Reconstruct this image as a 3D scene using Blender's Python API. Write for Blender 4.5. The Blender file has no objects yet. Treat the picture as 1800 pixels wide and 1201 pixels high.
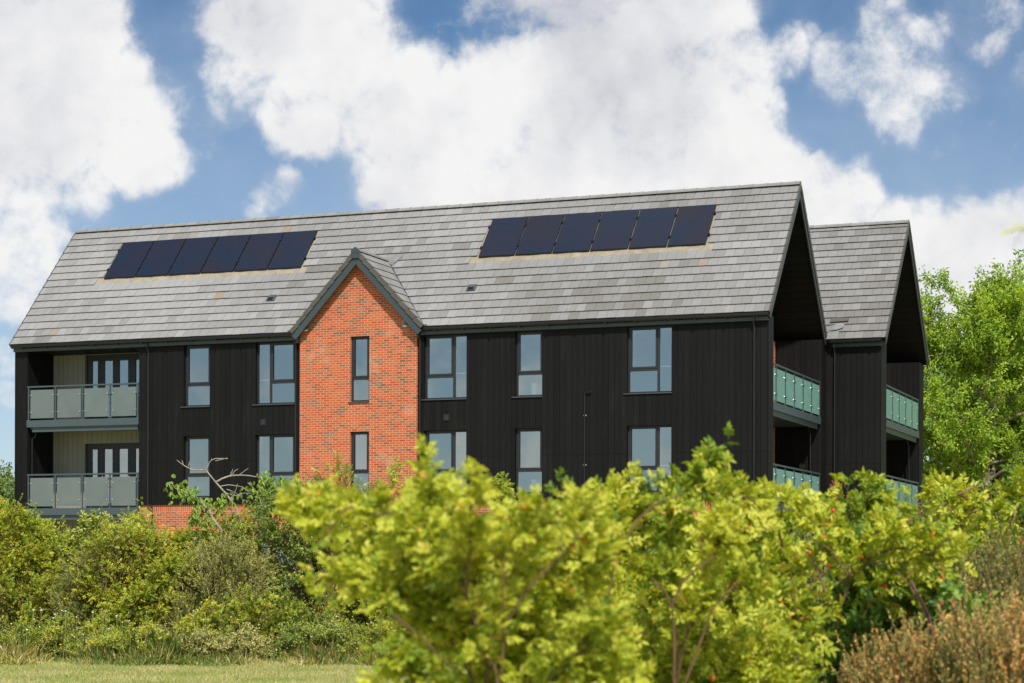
import bpy, math, random
import numpy as np
from mathutils import Vector, Matrix

SC = bpy.context.scene
COL = SC.collection
R = math.radians

# ------------------------------------------------------------------ camera
FPX, HOR, TH, BX, BD, EYE = 3513.2, 1000.0, 0.3687, 0.5214, 62.5, 1.65
cam_d = bpy.data.cameras.new("camera"); cam = bpy.data.objects.new("camera", cam_d); COL.objects.link(cam)
cam_d.sensor_width = 36.0; cam_d.lens = FPX / 1800 * 36.0
cam_d.shift_y = (HOR - 600.5) / 1800.0
cam_d.clip_start = 0.05; cam_d.clip_end = 4000
cam.location = (0, 0, EYE)
cam.matrix_world = Matrix.Translation((0, 0, EYE)) @ Matrix.Rotation(R(90), 4, 'X') @ Matrix.Rotation(0.0033, 4, 'Z')
cam_d.dof.use_dof = True; cam_d.dof.focus_distance = 60.0; cam_d.dof.aperture_fstop = 6.3
SC.camera = cam
SC.view_settings.view_transform = 'Standard'; SC.view_settings.look = 'None'
SC.view_settings.gamma = 1.0; SC.view_settings.exposure = 0.0

# ------------------------------------------------------------------ light
SUN_EL = R(49)
sx, sy = 0.172, -0.985
sun_dir = Vector((sx * math.cos(SUN_EL), sy * math.cos(SUN_EL), math.sin(SUN_EL))).normalized()
sd = bpy.data.lights.new("sun", 'SUN'); sd.energy = 4.9; sd.angle = R(2.2); sd.color = (1.0, 0.955, 0.88)
so = bpy.data.objects.new("sun", sd); COL.objects.link(so)
so.rotation_euler = (-sun_dir).to_track_quat('-Z', 'Y').to_euler(); so.location = (0, 0, 40)


def nd(nt, typ, loc=None, **kw):
    n = nt.nodes.new(typ)
    for k, v in kw.items():
        if k.startswith('i_'):
            n.inputs[k[2:].replace('_', ' ')].default_value = v
        else:
            setattr(n, k, v)
    return n


def math_n(nt, op, a, b=None, c=None, clamp=False):
    n = nt.nodes.new('ShaderNodeMath'); n.operation = op; n.use_clamp = clamp
    for i, x in enumerate((a, b, c)):
        if x is None: continue
        if isinstance(x, (int, float)): n.inputs[i].default_value = x
        else: nt.links.new(x, n.inputs[i])
    return n.outputs[0]


def maprange(nt, v, a, b, c=0.0, d=1.0, typ='SMOOTHSTEP'):
    n = nt.nodes.new('ShaderNodeMapRange'); n.interpolation_type = typ
    nt.links.new(v, n.inputs['Value'])
    n.inputs['From Min'].default_value = a; n.inputs['From Max'].default_value = b
    n.inputs['To Min'].default_value = c; n.inputs['To Max'].default_value = d
    return n.outputs['Result']


def noise(nt, vec, scale, detail=4, rough=0.5, dist=0.0, typ='FBM'):
    n = nt.nodes.new('ShaderNodeTexNoise')
    n.inputs['Scale'].default_value = scale; n.inputs['Detail'].default_value = detail
    n.inputs['Roughness'].default_value = rough; n.inputs['Distortion'].default_value = dist
    if vec is not None: nt.links.new(vec, n.inputs['Vector'])
    return n


def ramp(nt, fac, stops, interp='LINEAR'):
    n = nt.nodes.new('ShaderNodeValToRGB'); cr = n.color_ramp; cr.interpolation = interp
    while len(cr.elements) < len(stops): cr.elements.new(0.5)
    for e, (p, c) in zip(cr.elements, stops):
        e.position = p; e.color = (c[0], c[1], c[2], 1)
    if fac is not None: nt.links.new(fac, n.inputs[0])
    return n.outputs[0]


def mixc(nt, fac, a, b, typ='MIX'):
    n = nt.nodes.new('ShaderNodeMix'); n.data_type = 'RGBA'; n.blend_type = typ
    for inp, x in ((n.inputs['Factor'], fac), (n.inputs['A'], a), (n.inputs['B'], b)):
        pass
    def setin(i, x):
        if isinstance(x, (int, float)): n.inputs[i].default_value = x
        elif isinstance(x, tuple): n.inputs[i].default_value = (x[0], x[1], x[2], 1)
        else: nt.links.new(x, n.inputs[i])
    setin(0, fac); setin(6, a); setin(7, b)
    return n.outputs[2]


# ------------------------------------------------------------------ world: Nishita sky with procedural clouds
W = bpy.data.worlds.new("World"); SC.world = W; W.use_nodes = True
nt = W.node_tree; nt.nodes.clear()
out = nt.nodes.new('ShaderNodeOutputWorld'); bg = nt.nodes.new('ShaderNodeBackground'); bg.inputs['Strength'].default_value = 0.1
nt.links.new(bg.outputs[0], out.inputs[0])
sky = nt.nodes.new('ShaderNodeTexSky'); sky.sky_type = 'NISHITA'; sky.sun_disc = False
sky.sun_elevation = SUN_EL; sky.sun_rotation = math.atan2(sx, sy)
sky.air_density = 1.0; sky.dust_density = 0.1; sky.ozone_density = 3.0; sky.altitude = 1500
tc = nt.nodes.new('ShaderNodeTexCoord'); DIRV = tc.outputs['Generated']


def pdir(px, py):
    v = Vector(((px - 900) / FPX, 1.0, (HOR - py) / FPX)); return v.normalized()


# domain distortion
n1 = noise(nt, DIRV, 26, 3, 0.55)
sub = nt.nodes.new('ShaderNodeVectorMath'); sub.operation = 'SUBTRACT'; nt.links.new(n1.outputs['Color'], sub.inputs[0]); sub.inputs[1].default_value = (.5, .5, .5)
scl = nt.nodes.new('ShaderNodeVectorMath'); scl.operation = 'SCALE'; nt.links.new(sub.outputs[0], scl.inputs[0]); scl.inputs['Scale'].default_value = 0.03
add = nt.nodes.new('ShaderNodeVectorMath'); add.operation = 'ADD'; nt.links.new(DIRV, add.inputs[0]); nt.links.new(scl.outputs[0], add.inputs[1])
DV = add.outputs[0]
BLOBS = [(0, 40, 170, 1), (120, 50, 105, 1), (60, 200, 150, 1), (190, 200, 115, 1), (235, 265, 85, 1), (140, 300, 80, .8), (30, 330, 85, .8),
         (40, 440, 80, .72), (10, 505, 80, .62), (90, 405, 40, .55), (0, 630, 36, .5), (15, 700, 34, .55), (-150, 200, 260, 1), (-200, 500, 130, .5),
         (520, 0, 165, 1), (600, 110, 125, 1), (530, 190, 85, .95), (450, 80, 70, .9), (690, 190, 120, 1), (700, 280, 90, 1), (410, 40, 60, .85), (385, 125, 46, .50), (440, 165, 50, .62),
         (800, 210, 100, 1), (760, 330, 120, 1), (900, 180, 125, 1), (1000, 160, 130, 1), (1130, 80, 120, 1), (1215, 30, 110, 1),
         (1150, 200, 180, 1), (1270, 130, 105, 1), (1290, 260, 100, 1), (950, 300, 160, 1), (1100, 330, 160, 1), (1350, 315, 95, 1), (1430, 345, 80, 1),
         (1490, 350, 60, .9), (860, 340, 130, 1), (1385, 90, 52, .62), (1350, 180, 45, .62), (1425, 60, 26, .45), (1440, 290, 35, .7), (1500, 300, 30, .6),
         (485, 335, 40, .55), (460, 375, 26, .42), (400, 190, 40, .42),
         (1600, 95, 75, .60), (1560, 35, 55, .48), (1592, 170, 80, .62), (1602, 225, 45, .52), (1480, 108, 58, .55), (1535, 120, 62, .52), (1655, 150, 60, .46), (1740, 15, 75, .42), (1800, 125, 36, .5), (1690, 20, 60, .40), (1560, 130, 60, .55),
         (1790, 440, 105, 1), (1700, 455, 100, 1), (1620, 450, 92, 1), (1740, 560, 140, 1), (1560, 420, 60, 1), (1900, 500, 200, 1), (1850, 560, 200, 1),
         (1500, 520, 150, 1), (1000, -150, 220, .9), (300, -260, 160, .9), (1500, -300, 200, .9)]
acc = None
for (bx, by, br, bw) in BLOBS:
    d = nt.nodes.new('ShaderNodeVectorMath'); d.operation = 'DISTANCE'; nt.links.new(DV, d.inputs[0]); d.inputs[1].default_value = pdir(bx, by)
    r = br / FPX
    m = maprange(nt, d.outputs['Value'], r * 1.35, r * 0.55, 0.0, bw, 'SMOOTHSTEP')
    acc = m if acc is None else math_n(nt, 'MAXIMUM', acc, m)
nf = noise(nt, DIRV, 46, 11, 0.63, 0.15)
nl = noise(nt, DIRV, 7, 4, 0.55, 0.2)
# generic clouds for the rest of the sky
sepd = nt.nodes.new('ShaderNodeSeparateXYZ'); nt.links.new(DIRV, sepd.inputs[0])
gen = noise(nt, DIRV, 3.2, 8, 0.58, 0.2)
front = math_n(nt, 'MAXIMUM', maprange(nt, sepd.outputs['Y'], 0.80, 0.90), 0.0)
up = maprange(nt, sepd.outputs['Z'], 0.42, 0.34)
frontm = math_n(nt, 'MULTIPLY', front, up)
genv = math_n(nt, 'MULTIPLY', maprange(nt, gen.outputs['Fac'], 0.42, 0.60), math_n(nt, 'SUBTRACT', 1.0, frontm))
fld = math_n(nt, 'ADD', math_n(nt, 'MAXIMUM', acc, genv), math_n(nt, 'MULTIPLY', math_n(nt, 'SUBTRACT', nf.outputs['Fac'], 0.5), 1.6))
cov0 = maprange(nt, fld, 0.14, 0.92)
halo = maprange(nt, math_n(nt, 'ADD', acc, math_n(nt, 'MULTIPLY', math_n(nt, 'SUBTRACT', nf.outputs['Fac'], 0.5), 0.8)), 0.0, 0.9, 0.0, 0.34)
cov = math_n(nt, 'MAXIMUM', cov0, halo)
shade = math_n(nt, 'ADD', nl.outputs['Fac'], math_n(nt, 'MULTIPLY', math_n(nt, 'SUBTRACT', nf.outputs['Fac'], 0.5), 0.22))
ccol = ramp(nt, shade, [(0.36, (6.4, 6.5, 6.95)), (0.46, (7.9, 7.95, 8.2)), (0.55, (9.1, 9.07, 9.05))])
skc = mixc(nt, 1.0, sky.outputs[0], (0.66, 0.81, 0.87), 'MULTIPLY')
veil = math_n(nt, 'ADD', maprange(nt, noise(nt, DIRV, 5.0, 5, 0.6, 0.4).outputs['Fac'], 0.38, 0.75, 0.0, 0.22), 0.0)
SKYTINT = skc
hz = maprange(nt, sepd.outputs['Z'], 0.26, 0.0, 0.0, 0.62, 'LINEAR')
skc = mixc(nt, math_n(nt, 'ADD', veil, hz, clamp=True), skc, (6.6, 7.2, 8.0))
fin = mixc(nt, cov, skc, ccol)
# dim, hazy trees' line does not exist below the horizon: plain ground bounce
below = maprange(nt, sepd.outputs['Z'], -0.02, 0.0)
fin2 = mixc(nt, below, (0.9, 1.0, 0.6), fin)
nt.links.new(fin2, bg.inputs['Color'])
W.cycles.sampling_method = 'MANUAL'; W.cycles.sample_map_resolution = 512

# ------------------------------------------------------------------ materials
MATS = {}


def new_mat(name):
    m = bpy.data.materials.new(name); m.use_nodes = True; t = m.node_tree; t.nodes.clear()
    o = t.nodes.new('ShaderNodeOutputMaterial'); b = t.nodes.new('ShaderNodeBsdfPrincipled'); t.links.new(b.outputs[0], o.inputs[0])
    MATS[name] = m
    return m, t, b, o


def bump(t, b, h, strength=0.3, dist=0.01):
    n = t.nodes.new('ShaderNodeBump'); n.inputs['Strength'].default_value = strength; n.inputs['Distance'].default_value = dist
    t.links.new(h, n.inputs['Height']); t.links.new(n.outputs[0], b.inputs['Normal'])


def plain(name, col, rough=0.5, metal=0.0, var=0.12, scale=3.0, spec=0.5, bmp=0.0):
    m, t, b, o = new_mat(name)
    c = t.nodes.new('ShaderNodeTexCoord'); n = noise(t, c.outputs['Object'], scale, 5, 0.6)
    lo = tuple(x * (1 - var) for x in col); hi = tuple(min(1, x * (1 + var)) for x in col)
    t.links.new(ramp(t, n.outputs['Fac'], [(0.3, lo), (0.7, hi)]), b.inputs['Base Color'])
    b.inputs['Roughness'].default_value = rough; b.inputs['Metallic'].default_value = metal
    b.inputs['Specular IOR Level'].default_value = spec
    if bmp:
        n2 = noise(t, c.outputs['Object'], scale * 12, 4, 0.6); bump(t, b, n2.outputs['Fac'], bmp, 0.004)
    return m


plain('grey_trim', (0.045, 0.062, 0.070), 0.38, 0, 0.08)
plain('rail_metal', (0.060, 0.085, 0.095), 0.38, 0.0, 0.06)
plain('black_plastic', (0.010, 0.011, 0.012), 0.28, 0, 0.1)
plain('frame_dark', (0.022, 0.024, 0.028), 0.42, 0, 0.08)
plain('sill_grey', (0.06, 0.075, 0.085), 0.35, 0, 0.08)
plain('verge_grey', (0.085, 0.080, 0.072), 0.75, 0, 0.2, 2.0)
plain('lead', (0.22, 0.23, 0.235), 0.55, 0.2, 0.2, 4.0)
plain('steel', (0.75, 0.76, 0.77), 0.18, 1.0, 0.05)
plain('interior', (0.30, 0.32, 0.31), 0.9, 0, 0.05)
plain('white_paint', (0.75, 0.76, 0.74), 0.5, 0, 0.03)
plain('concrete', (0.30, 0.29, 0.27), 0.9, 0, 0.15)
plain('broom_stem', (0.20, 0.20, 0.10), 0.8, 0, 0.35, 9.0, 0.2)
plain('heath_stem', (0.20, 0.17, 0.09), 0.8, 0, 0.4, 30.0, 0.2)
plain('bark', (0.13, 0.10, 0.07), 0.9, 0, 0.4, 6.0, 0.2, 0.5)
plain('ash_bark', (0.30, 0.25, 0.18), 0.9, 0, 0.4, 4.0, 0.2, 0.5)
plain('dead_bark', (0.33, 0.295, 0.24), 0.9, 0, 0.25, 9.0, 0.2, 0.4)
plain('rose_cane', (0.15, 0.085, 0.04), 0.6, 0, 0.5, 12.0, 0.3)
plain('purple_cane', (0.22, 0.11, 0.10), 0.6, 0, 0.3, 12.0, 0.3)
plain('hip_red', (0.62, 0.055, 0.012), 0.25, 0, 0.35, 25.0, 0.5)
plain('hip_orange', (0.65, 0.20, 0.025), 0.3, 0, 0.35, 3.0, 0.5)
plain('berry_brown', (0.30, 0.09, 0.035), 0.7, 0, 0.5, 8.0, 0.3)
plain('flower_white', (0.70, 0.66, 0.58), 0.8, 0, 0.1)
plain('flower_yellow', (0.75, 0.50, 0.02), 0.7, 0, 0.15)
plain('soil', (0.07, 0.055, 0.03), 0.95, 0, 0.4, 0.8)


def cladding(name, col, pitch, var=0.25, groove=0.012, horiz=False, rough=0.55, seam=None):
    m, t, b, o = new_mat(name)
    c = t.nodes.new('ShaderNodeTexCoord'); s = t.nodes.new('ShaderNodeSeparateXYZ'); t.links.new(c.outputs['Object'], s.inputs[0])
    a = s.outputs['Z'] if horiz else math_n(t, 'ADD', s.outputs['X'], s.outputs['Y'])
    k = math_n(t, 'DIVIDE', a, pitch); fr = math_n(t, 'FRACT', k); idx = math_n(t, 'FLOOR', k)
    g = math_n(t, 'LESS_THAN', fr, groove / pitch)
    if seam is not None:
        sm = math_n(t, 'LESS_THAN', math_n(t, 'ABSOLUTE', math_n(t, 'SUBTRACT', s.outputs['Z'], seam)), 0.008)
        g = math_n(t, 'MAXIMUM', g, sm)
    wn = t.nodes.new('ShaderNodeTexWhiteNoise'); wn.noise_dimensions = '1D'; t.links.new(idx, wn.inputs['W'])
    mp = t.nodes.new('ShaderNodeMapping'); t.links.new(c.outputs['Object'], mp.inputs[0]); mp.inputs['Scale'].default_value = (14, 14, 0.9) if not horiz else (1, 1, 14)
    gr = noise(t, mp.outputs[0], 4, 6, 0.6, 0.3)
    sp = noise(t, c.outputs['Object'], 28, 2, 0.5)
    big = noise(t, c.outputs['Object'], 0.7, 3, 0.5)
    v = math_n(t, 'ADD', math_n(t, 'MULTIPLY', wn.outputs['Value'], 0.45), math_n(t, 'ADD', math_n(t, 'MULTIPLY', gr.outputs['Fac'], 0.45), math_n(t, 'MULTIPLY', big.outputs['Fac'], 0.3)))
    lo = tuple(x * (1 - var) for x in col); hi = tuple(x * (1 + var) for x in col)
    base = ramp(t, v, [(0.3, lo), (0.9, hi)])
    mp2 = t.nodes.new('ShaderNodeMapping'); t.links.new(c.outputs['Object'], mp2.inputs[0]); mp2.inputs['Scale'].default_value = (3.0, 3.0, 0.35)
    du = noise(t, mp2.outputs[0], 1.6, 7, 0.7, 0.5)
    base = mixc(t, maprange(t, du.outputs['Fac'], 0.50, 0.80, 0.0, 0.05), base, (0.16, 0.16, 0.155))
    spec = maprange(t, sp.outputs['Fac'], 0.80, 0.84)
    base = mixc(t, math_n(t, 'MULTIPLY', spec, 0.35), base, (0.25, 0.25, 0.24))
    base = mixc(t, g, base, tuple(x * 0.15 for x in col))
    t.links.new(base, b.inputs['Base Color'])
    b.inputs['Roughness'].default_value = rough; b.inputs['Specular IOR Level'].default_value = 0.16
    h = math_n(t, 'SUBTRACT', math_n(t, 'MULTIPLY', gr.outputs['Fac'], 0.15), g)
    bump(t, b, h, 0.6, 0.01)
    return m


cladding('black_cladding', (0.0082, 0.0080, 0.0080), 0.2, 0.30, 0.014, seam=5.19)
cladding('black_soffit', (0.011, 0.012, 0.013), 0.2, 0.2, 0.012, horiz=True)
cladding('cream_cladding', (0.33, 0.32, 0.26), 0.2, 0.06, 0.010)


def brick_mat(name, soldier=False):
    m, t, b, o = new_mat(name)
    c = t.nodes.new('ShaderNodeTexCoord'); s = t.nodes.new('ShaderNodeSeparateXYZ'); t.links.new(c.outputs['Object'], s.inputs[0])
    a = math_n(t, 'ADD', s.outputs['X'], s.outputs['Y']); z = s.outputs['Z']
    if soldier: bw, bh, kx, kz = 0.075, 0.24, a, math_n(t, 'SUBTRACT', z, 3.52)
    else: bw, bh, kx, kz = 0.225, 0.075, a, z
    row = math_n(t, 'FLOOR', math_n(t, 'DIVIDE', kz, bh))
    off = math_n(t, 'MULTIPLY', math_n(t, 'MODULO', math_n(t, 'ABSOLUTE', row), 2.0), 0.0 if soldier else 0.5)
    xx = math_n(t, 'ADD', math_n(t, 'DIVIDE', kx, bw), off); colm = math_n(t, 'FLOOR', xx)
    fx = math_n(t, 'FRACT', xx); fz = math_n(t, 'FRACT', math_n(t, 'DIVIDE', kz, bh))
    mw = 0.011
    mx = math_n(t, 'LESS_THAN', fx, mw / bw); mz = math_n(t, 'LESS_THAN', fz, mw / bh)
    mort = math_n(t, 'MAXIMUM', mx, mz)
    cv = t.nodes.new('ShaderNodeCombineXYZ'); t.links.new(colm, cv.inputs[0]); t.links.new(row, cv.inputs[1])
    wn = t.nodes.new('ShaderNodeTexWhiteNoise'); wn.noise_dimensions = '3D'; t.links.new(cv.outputs[0], wn.inputs['Vector'])
    s3 = t.nodes.new('ShaderNodeSeparateColor'); t.links.new(wn.outputs['Color'], s3.inputs[0])
    # runs of darker bricks within a course
    cv2 = t.nodes.new('ShaderNodeCombineXYZ'); t.links.new(math_n(t, 'MULTIPLY', colm, 0.45), cv2.inputs[0]); t.links.new(math_n(t, 'MULTIPLY', row, 0.71), cv2.inputs[1])
    rn = noise(t, cv2.outputs[0], 1.0, 2, 0.6)
    dk = math_n(t, 'ADD', math_n(t, 'MULTIPLY', rn.outputs['Fac'], 0.85), math_n(t, 'MULTIPLY', s3.outputs[2], 0.50))
    isdk = maprange(t, dk, 0.82, 0.86, typ='LINEAR')
    red = ramp(t, wn.outputs['Value'], [(0.0, (0.40, 0.078, 0.033)), (0.35, (0.49, 0.104, 0.040)), (0.7, (0.56, 0.135, 0.052)), (1.0, (0.47, 0.112, 0.052))])
    s2 = t.nodes.new('ShaderNodeSeparateColor'); t.links.new(wn.outputs['Color'], s2.inputs[0])
    brn = ramp(t, s2.outputs[1], [(0.0, (0.19, 0.090, 0.060)), (1.0, (0.29, 0.150, 0.10))])
    bc = mixc(t, isdk, red, brn)
    fine = noise(t, c.outputs['Object'], 60, 4, 0.6)
    bc = mixc(t, 0.5, bc, ramp(t, fine.outputs['Fac'], [(0.3, (0.55, 0.55, 0.55)), (0.7, (1.15, 1.15, 1.15))]), 'MULTIPLY')
    # lime bloom patches
    eff = noise(t, c.outputs['Object'], 0.9, 5, 0.65)
    efm = maprange(t, eff.outputs['Fac'], 0.54, 0.72, 0.0, 0.32)
    bc = mixc(t, efm, bc, (0.62, 0.42, 0.31))
    fin = mixc(t, mort, bc, (0.66, 0.47, 0.30))
    t.links.new(fin, b.inputs['Base Color']); b.inputs['Roughness'].default_value = 0.85; b.inputs['Specular IOR Level'].default_value = 0.25
    h = math_n(t, 'ADD', math_n(t, 'MULTIPLY', math_n(t, 'SUBTRACT', 1.0, mort), 1.0), math_n(t, 'MULTIPLY', fine.outputs['Fac'], 0.3))
    bump(t, b, h, 0.5, 0.006)
    return m


brick_mat('brick'); brick_mat('soldier_brick', True)


def tile_mat():
    m, t, b, o = new_mat('roof_tile')
    at = t.nodes.new('ShaderNodeAttribute'); at.attribute_name = 'tint'
    c = t.nodes.new('ShaderNodeTexCoord')
    n = noise(t, c.outputs['Object'], 1.3, 6, 0.65); f = noise(t, c.outputs['Object'], 22, 5, 0.7)
    base = ramp(t, at.outputs['Fac'], [(0.0, (0.172, 0.166, 0.156)), (0.3, (0.216, 0.213, 0.206)), (0.6, (0.246, 0.245, 0.241)), (0.93, (0.290, 0.290, 0.287)), (0.97, (0.268, 0.230, 0.192)), (1.0, (0.26, 0.21, 0.17))])
    st = maprange(t, n.outputs['Fac'], 0.60, 0.74, 0.0, 0.35)
    stf = math_n(t, 'MULTIPLY', st, maprange(t, f.outputs['Fac'], 0.45, 0.62))
    base = mixc(t, stf, base, (0.50, 0.49, 0.47))
    base = mixc(t, 0.6, base, ramp(t, f.outputs['Fac'], [(0.3, (0.82, 0.82, 0.82)), (0.7, (1.12, 1.12, 1.12))]), 'MULTIPLY')
    sp = noise(t, c.outputs['Object'], 9, 2, 0.5)
    spm = maprange(t, sp.outputs['Fac'], 0.80, 0.83)
    base = mixc(t, math_n(t, 'MULTIPLY', spm, 0.6), base, (0.6, 0.6, 0.58))
    t.links.new(base, b.inputs['Base Color']); b.inputs['Roughness'].default_value = 0.72; b.inputs['Specular IOR Level'].default_value = 0.3
    bump(t, b, f.outputs['Fac'], 0.25, 0.006)


tile_mat()


def felt_mat():
    m, t, b, o = new_mat('roof_felt')
    c = t.nodes.new('ShaderNodeTexCoord')
    n = noise(t, c.outputs['Object'], 2.2, 5, 0.6, 1.5)
    t.links.new(ramp(t, n.outputs['Fac'], [(0.3, (0.25, 0.21, 0.155)), (0.7, (0.35, 0.30, 0.225))]), b.inputs['Base Color'])
    b.inputs['Roughness'].default_value = 0.8; bump(t, b, n.outputs['Fac'], 0.9, 0.08)


felt_mat()


def pv_mat():
    m, t, b, o = new_mat('solar_cell')
    c = t.nodes.new('ShaderNodeTexCoord'); s = t.nodes.new('ShaderNodeSeparateXYZ'); t.links.new(c.outputs['Object'], s.inputs[0])
    fr = math_n(t, 'FRACT', math_n(t, 'DIVIDE', s.outputs['Z'], 0.058)); ln = maprange(t, math_n(t, 'ABSOLUTE', math_n(t, 'SUBTRACT', fr, 0.5)), 0.10, 0.0)
    n = noise(t, c.outputs['Object'], 0.9, 3, 0.5)
    base = ramp(t, n.outputs['Fac'], [(0.35, (0.010, 0.019, 0.040)), (0.65, (0.018, 0.018, 0.030))])
    base = mixc(t, math_n(t, 'MULTIPLY', ln, 0.5), base, (0.045, 0.06, 0.095))
    t.links.new(base, b.inputs['Base Color']); b.inputs['Roughness'].default_value = 0.16; b.inputs['Specular IOR Level'].default_value = 0.2


pv_mat()


def pane_mat(name, refl, rc, tc_):
    m, t, b, o = new_mat(name); t.nodes.remove(b)
    g = t.nodes.new('ShaderNodeBsdfGlossy'); g.inputs['Color'].default_value = (*rc, 1); g.inputs['Roughness'].default_value = 0.02
    tr = t.nodes.new('ShaderNodeBsdfTransparent'); tr.inputs['Color'].default_value = (*tc_, 1)
    c = t.nodes.new('ShaderNodeTexCoord'); n = noise(t, c.outputs['Object'], 0.8, 2, 0.5)
    bp = t.nodes.new('ShaderNodeBump'); bp.inputs['Strength'].default_value = 0.02; bp.inputs['Distance'].default_value = 0.05
    t.links.new(n.outputs['Fac'], bp.inputs['Height']); t.links.new(bp.outputs[0], g.inputs['Normal'])
    mx = t.nodes.new('ShaderNodeMixShader'); mx.inputs[0].default_value = refl
    t.links.new(tr.outputs[0], mx.inputs[1]); t.links.new(g.outputs[0], mx.inputs[2]); t.links.new(mx.outputs[0], o.inputs[0])


pane_mat('window_glass', 0.47, (0.76, 0.86, 0.83), (0.55, 0.62, 0.62))


def frosted(nm, ca, cb):
    m, t, b, o = new_mat(nm)
    b.inputs['Roughness'].default_value = 0.14; b.inputs['Specular IOR Level'].default_value = 0.7
    c = t.nodes.new('ShaderNodeTexCoord'); n = noise(t, c.outputs['Object'], 1.1, 5, 0.6, 0.8)
    cc = ramp(t, n.outputs['Fac'], [(0.3, ca), (0.72, cb)])
    t.links.new(cc, b.inputs['Base Color'])
    tl = t.nodes.new('ShaderNodeBsdfTranslucent'); tl.inputs['Color'].default_value = (0.35, 0.62, 0.54, 1)
    mx = t.nodes.new('ShaderNodeMixShader'); mx.inputs[0].default_value = 0.3
    t.links.new(b.outputs[0], mx.inputs[1]); t.links.new(tl.outputs[0], mx.inputs[2])
    tr = t.nodes.new('ShaderNodeBsdfTransparent'); tr.inputs['Color'].default_value = (0.6, 0.8, 0.75, 1)
    m2 = t.nodes.new('ShaderNodeMixShader'); m2.inputs[0].default_value = 0.12
    t.links.new(mx.outputs[0], m2.inputs[1]); t.links.new(tr.outputs[0], m2.inputs[2]); t.links.new(m2.outputs[0], o.inputs[0])


frosted('frosted_glass', (0.185, 0.220, 0.214), (0.235, 0.275, 0.268))
frosted('frosted_glass_sky_lit', (0.29, 0.56, 0.51), (0.38, 0.66, 0.60))  # same frosted glass; sky reflection on the gable sides painted in as brighter teal


LEAFK = {'rose_leaf': 1.65, 'hedge_rose_leaf': 2.5, 'hawthorn_leaf': 2.4, 'broom_leaf': 2.9, 'cherry_leaf': 1.3, 'ash_leaf': 1.7, 'dark_tree_leaf': 2.2, 'heath_leaf': 1.9, 'scrub_leaf': 1.8, 'bramble_leaf': 1.3, 'grass_blade': 1.6, 'tall_grass': 2.6, 'far_leaf': 1.7}


def leaf_mat(name, stops, trans=0.35, rough=0.5, tcol=None):
    kk = LEAFK.get(name, 1.0); stops = [(p, tuple(min(.8, c * kk) for c in col)) for p, col in stops]
    m, t, b, o = new_mat(name)
    at = t.nodes.new('ShaderNodeAttribute'); at.attribute_name = 'tint'
    col = ramp(t, at.outputs['Fac'], stops)
    t.links.new(col, b.inputs['Base Color']); b.inputs['Roughness'].default_value = rough; b.inputs['Specular IOR Level'].default_value = 0.35
    tl = t.nodes.new('ShaderNodeBsdfTranslucent')
    t.links.new(mixc(t, 1.0, col, tcol or (1.55, 1.45, 0.5), 'MULTIPLY'), tl.inputs['Color'])
    mx = t.nodes.new('ShaderNodeMixShader'); mx.inputs[0].default_value = trans
    t.links.new(b.outputs[0], mx.inputs[1]); t.links.new(tl.outputs[0], mx.inputs[2]); t.links.new(mx.outputs[0], o.inputs[0])


leaf_mat('rose_leaf', [(0.0, (0.055, 0.115, 0.018)), (0.35, (0.142, 0.200, 0.018)), (0.75, (0.300, 0.325, 0.026)), (0.93, (0.40, 0.41, 0.07)), (0.97, (0.48, 0.33, 0.07)), (1.0, (0.45, 0.18, 0.06))], 0.38)
leaf_mat('hedge_rose_leaf', [(0.0, (0.050, 0.085, 0.016)), (0.5, (0.120, 0.155, 0.015)), (0.85, (0.225, 0.235, 0.022)), (1.0, (0.34, 0.28, 0.05))], 0.3)
leaf_mat('hawthorn_leaf', [(0.0, (0.038, 0.070, 0.015)), (0.5, (0.094, 0.13, 0.020)), (0.85, (0.18, 0.20, 0.033)), (1.0, (0.25, 0.25, 0.05))], 0.25, 0.45)
leaf_mat('broom_leaf', [(0.0, (0.058, 0.072, 0.020)), (0.5, (0.112, 0.120, 0.032)), (0.85, (0.185, 0.170, 0.050)), (1.0, (0.33, 0.26, 0.12))], 0.15, 0.7)
leaf_mat('cherry_leaf', [(0.0, (0.07, 0.13, 0.02)), (0.5, (0.15, 0.24, 0.03)), (0.9, (0.26, 0.34, 0.05)), (0.97, (0.50, 0.12, 0.03)), (1.0, (0.55, 0.10, 0.03))], 0.35, 0.4)
leaf_mat('ash_leaf', [(0.0, (0.055, 0.11, 0.016)), (0.4, (0.12, 0.20, 0.022)), (0.8, (0.23, 0.32, 0.032)), (1.0, (0.33, 0.37, 0.05))], 0.38)
leaf_mat('dark_tree_leaf', [(0.0, (0.022, 0.050, 0.012)), (0.6, (0.06, 0.11, 0.02)), (1.0, (0.13, 0.18, 0.03))], 0.25)
leaf_mat('far_leaf', [(0.0, (0.06, 0.10, 0.035)), (0.6, (0.11, 0.16, 0.045)), (1.0, (0.19, 0.23, 0.07))], 0.25)
leaf_mat('heath_leaf', [(0.0, (0.055, 0.080, 0.022)), (0.40, (0.105, 0.135, 0.040)), (0.55, (0.20, 0.175, 0.06)), (0.8, (0.40, 0.245, 0.075)), (0.96, (0.46, 0.31, 0.09)), (1.0, (0.44, 0.18, 0.08))], 0.2, 0.75, (1.3, 1.1, 0.8))
leaf_mat('scrub_leaf', [(0.0, (0.06, 0.11, 0.028)), (0.5, (0.13, 0.19, 0.045)), (0.85, (0.22, 0.27, 0.07)), (0.95, (0.33, 0.20, 0.10)), (1.0, (0.40, 0.08, 0.05))], 0.3)
leaf_mat('bramble_leaf', [(0.0, (0.04, 0.10, 0.02)), (0.5, (0.10, 0.20, 0.03)), (0.9, (0.22, 0.32, 0.05)), (1.0, (0.45, 0.42, 0.14))], 0.35, 0.45)
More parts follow.
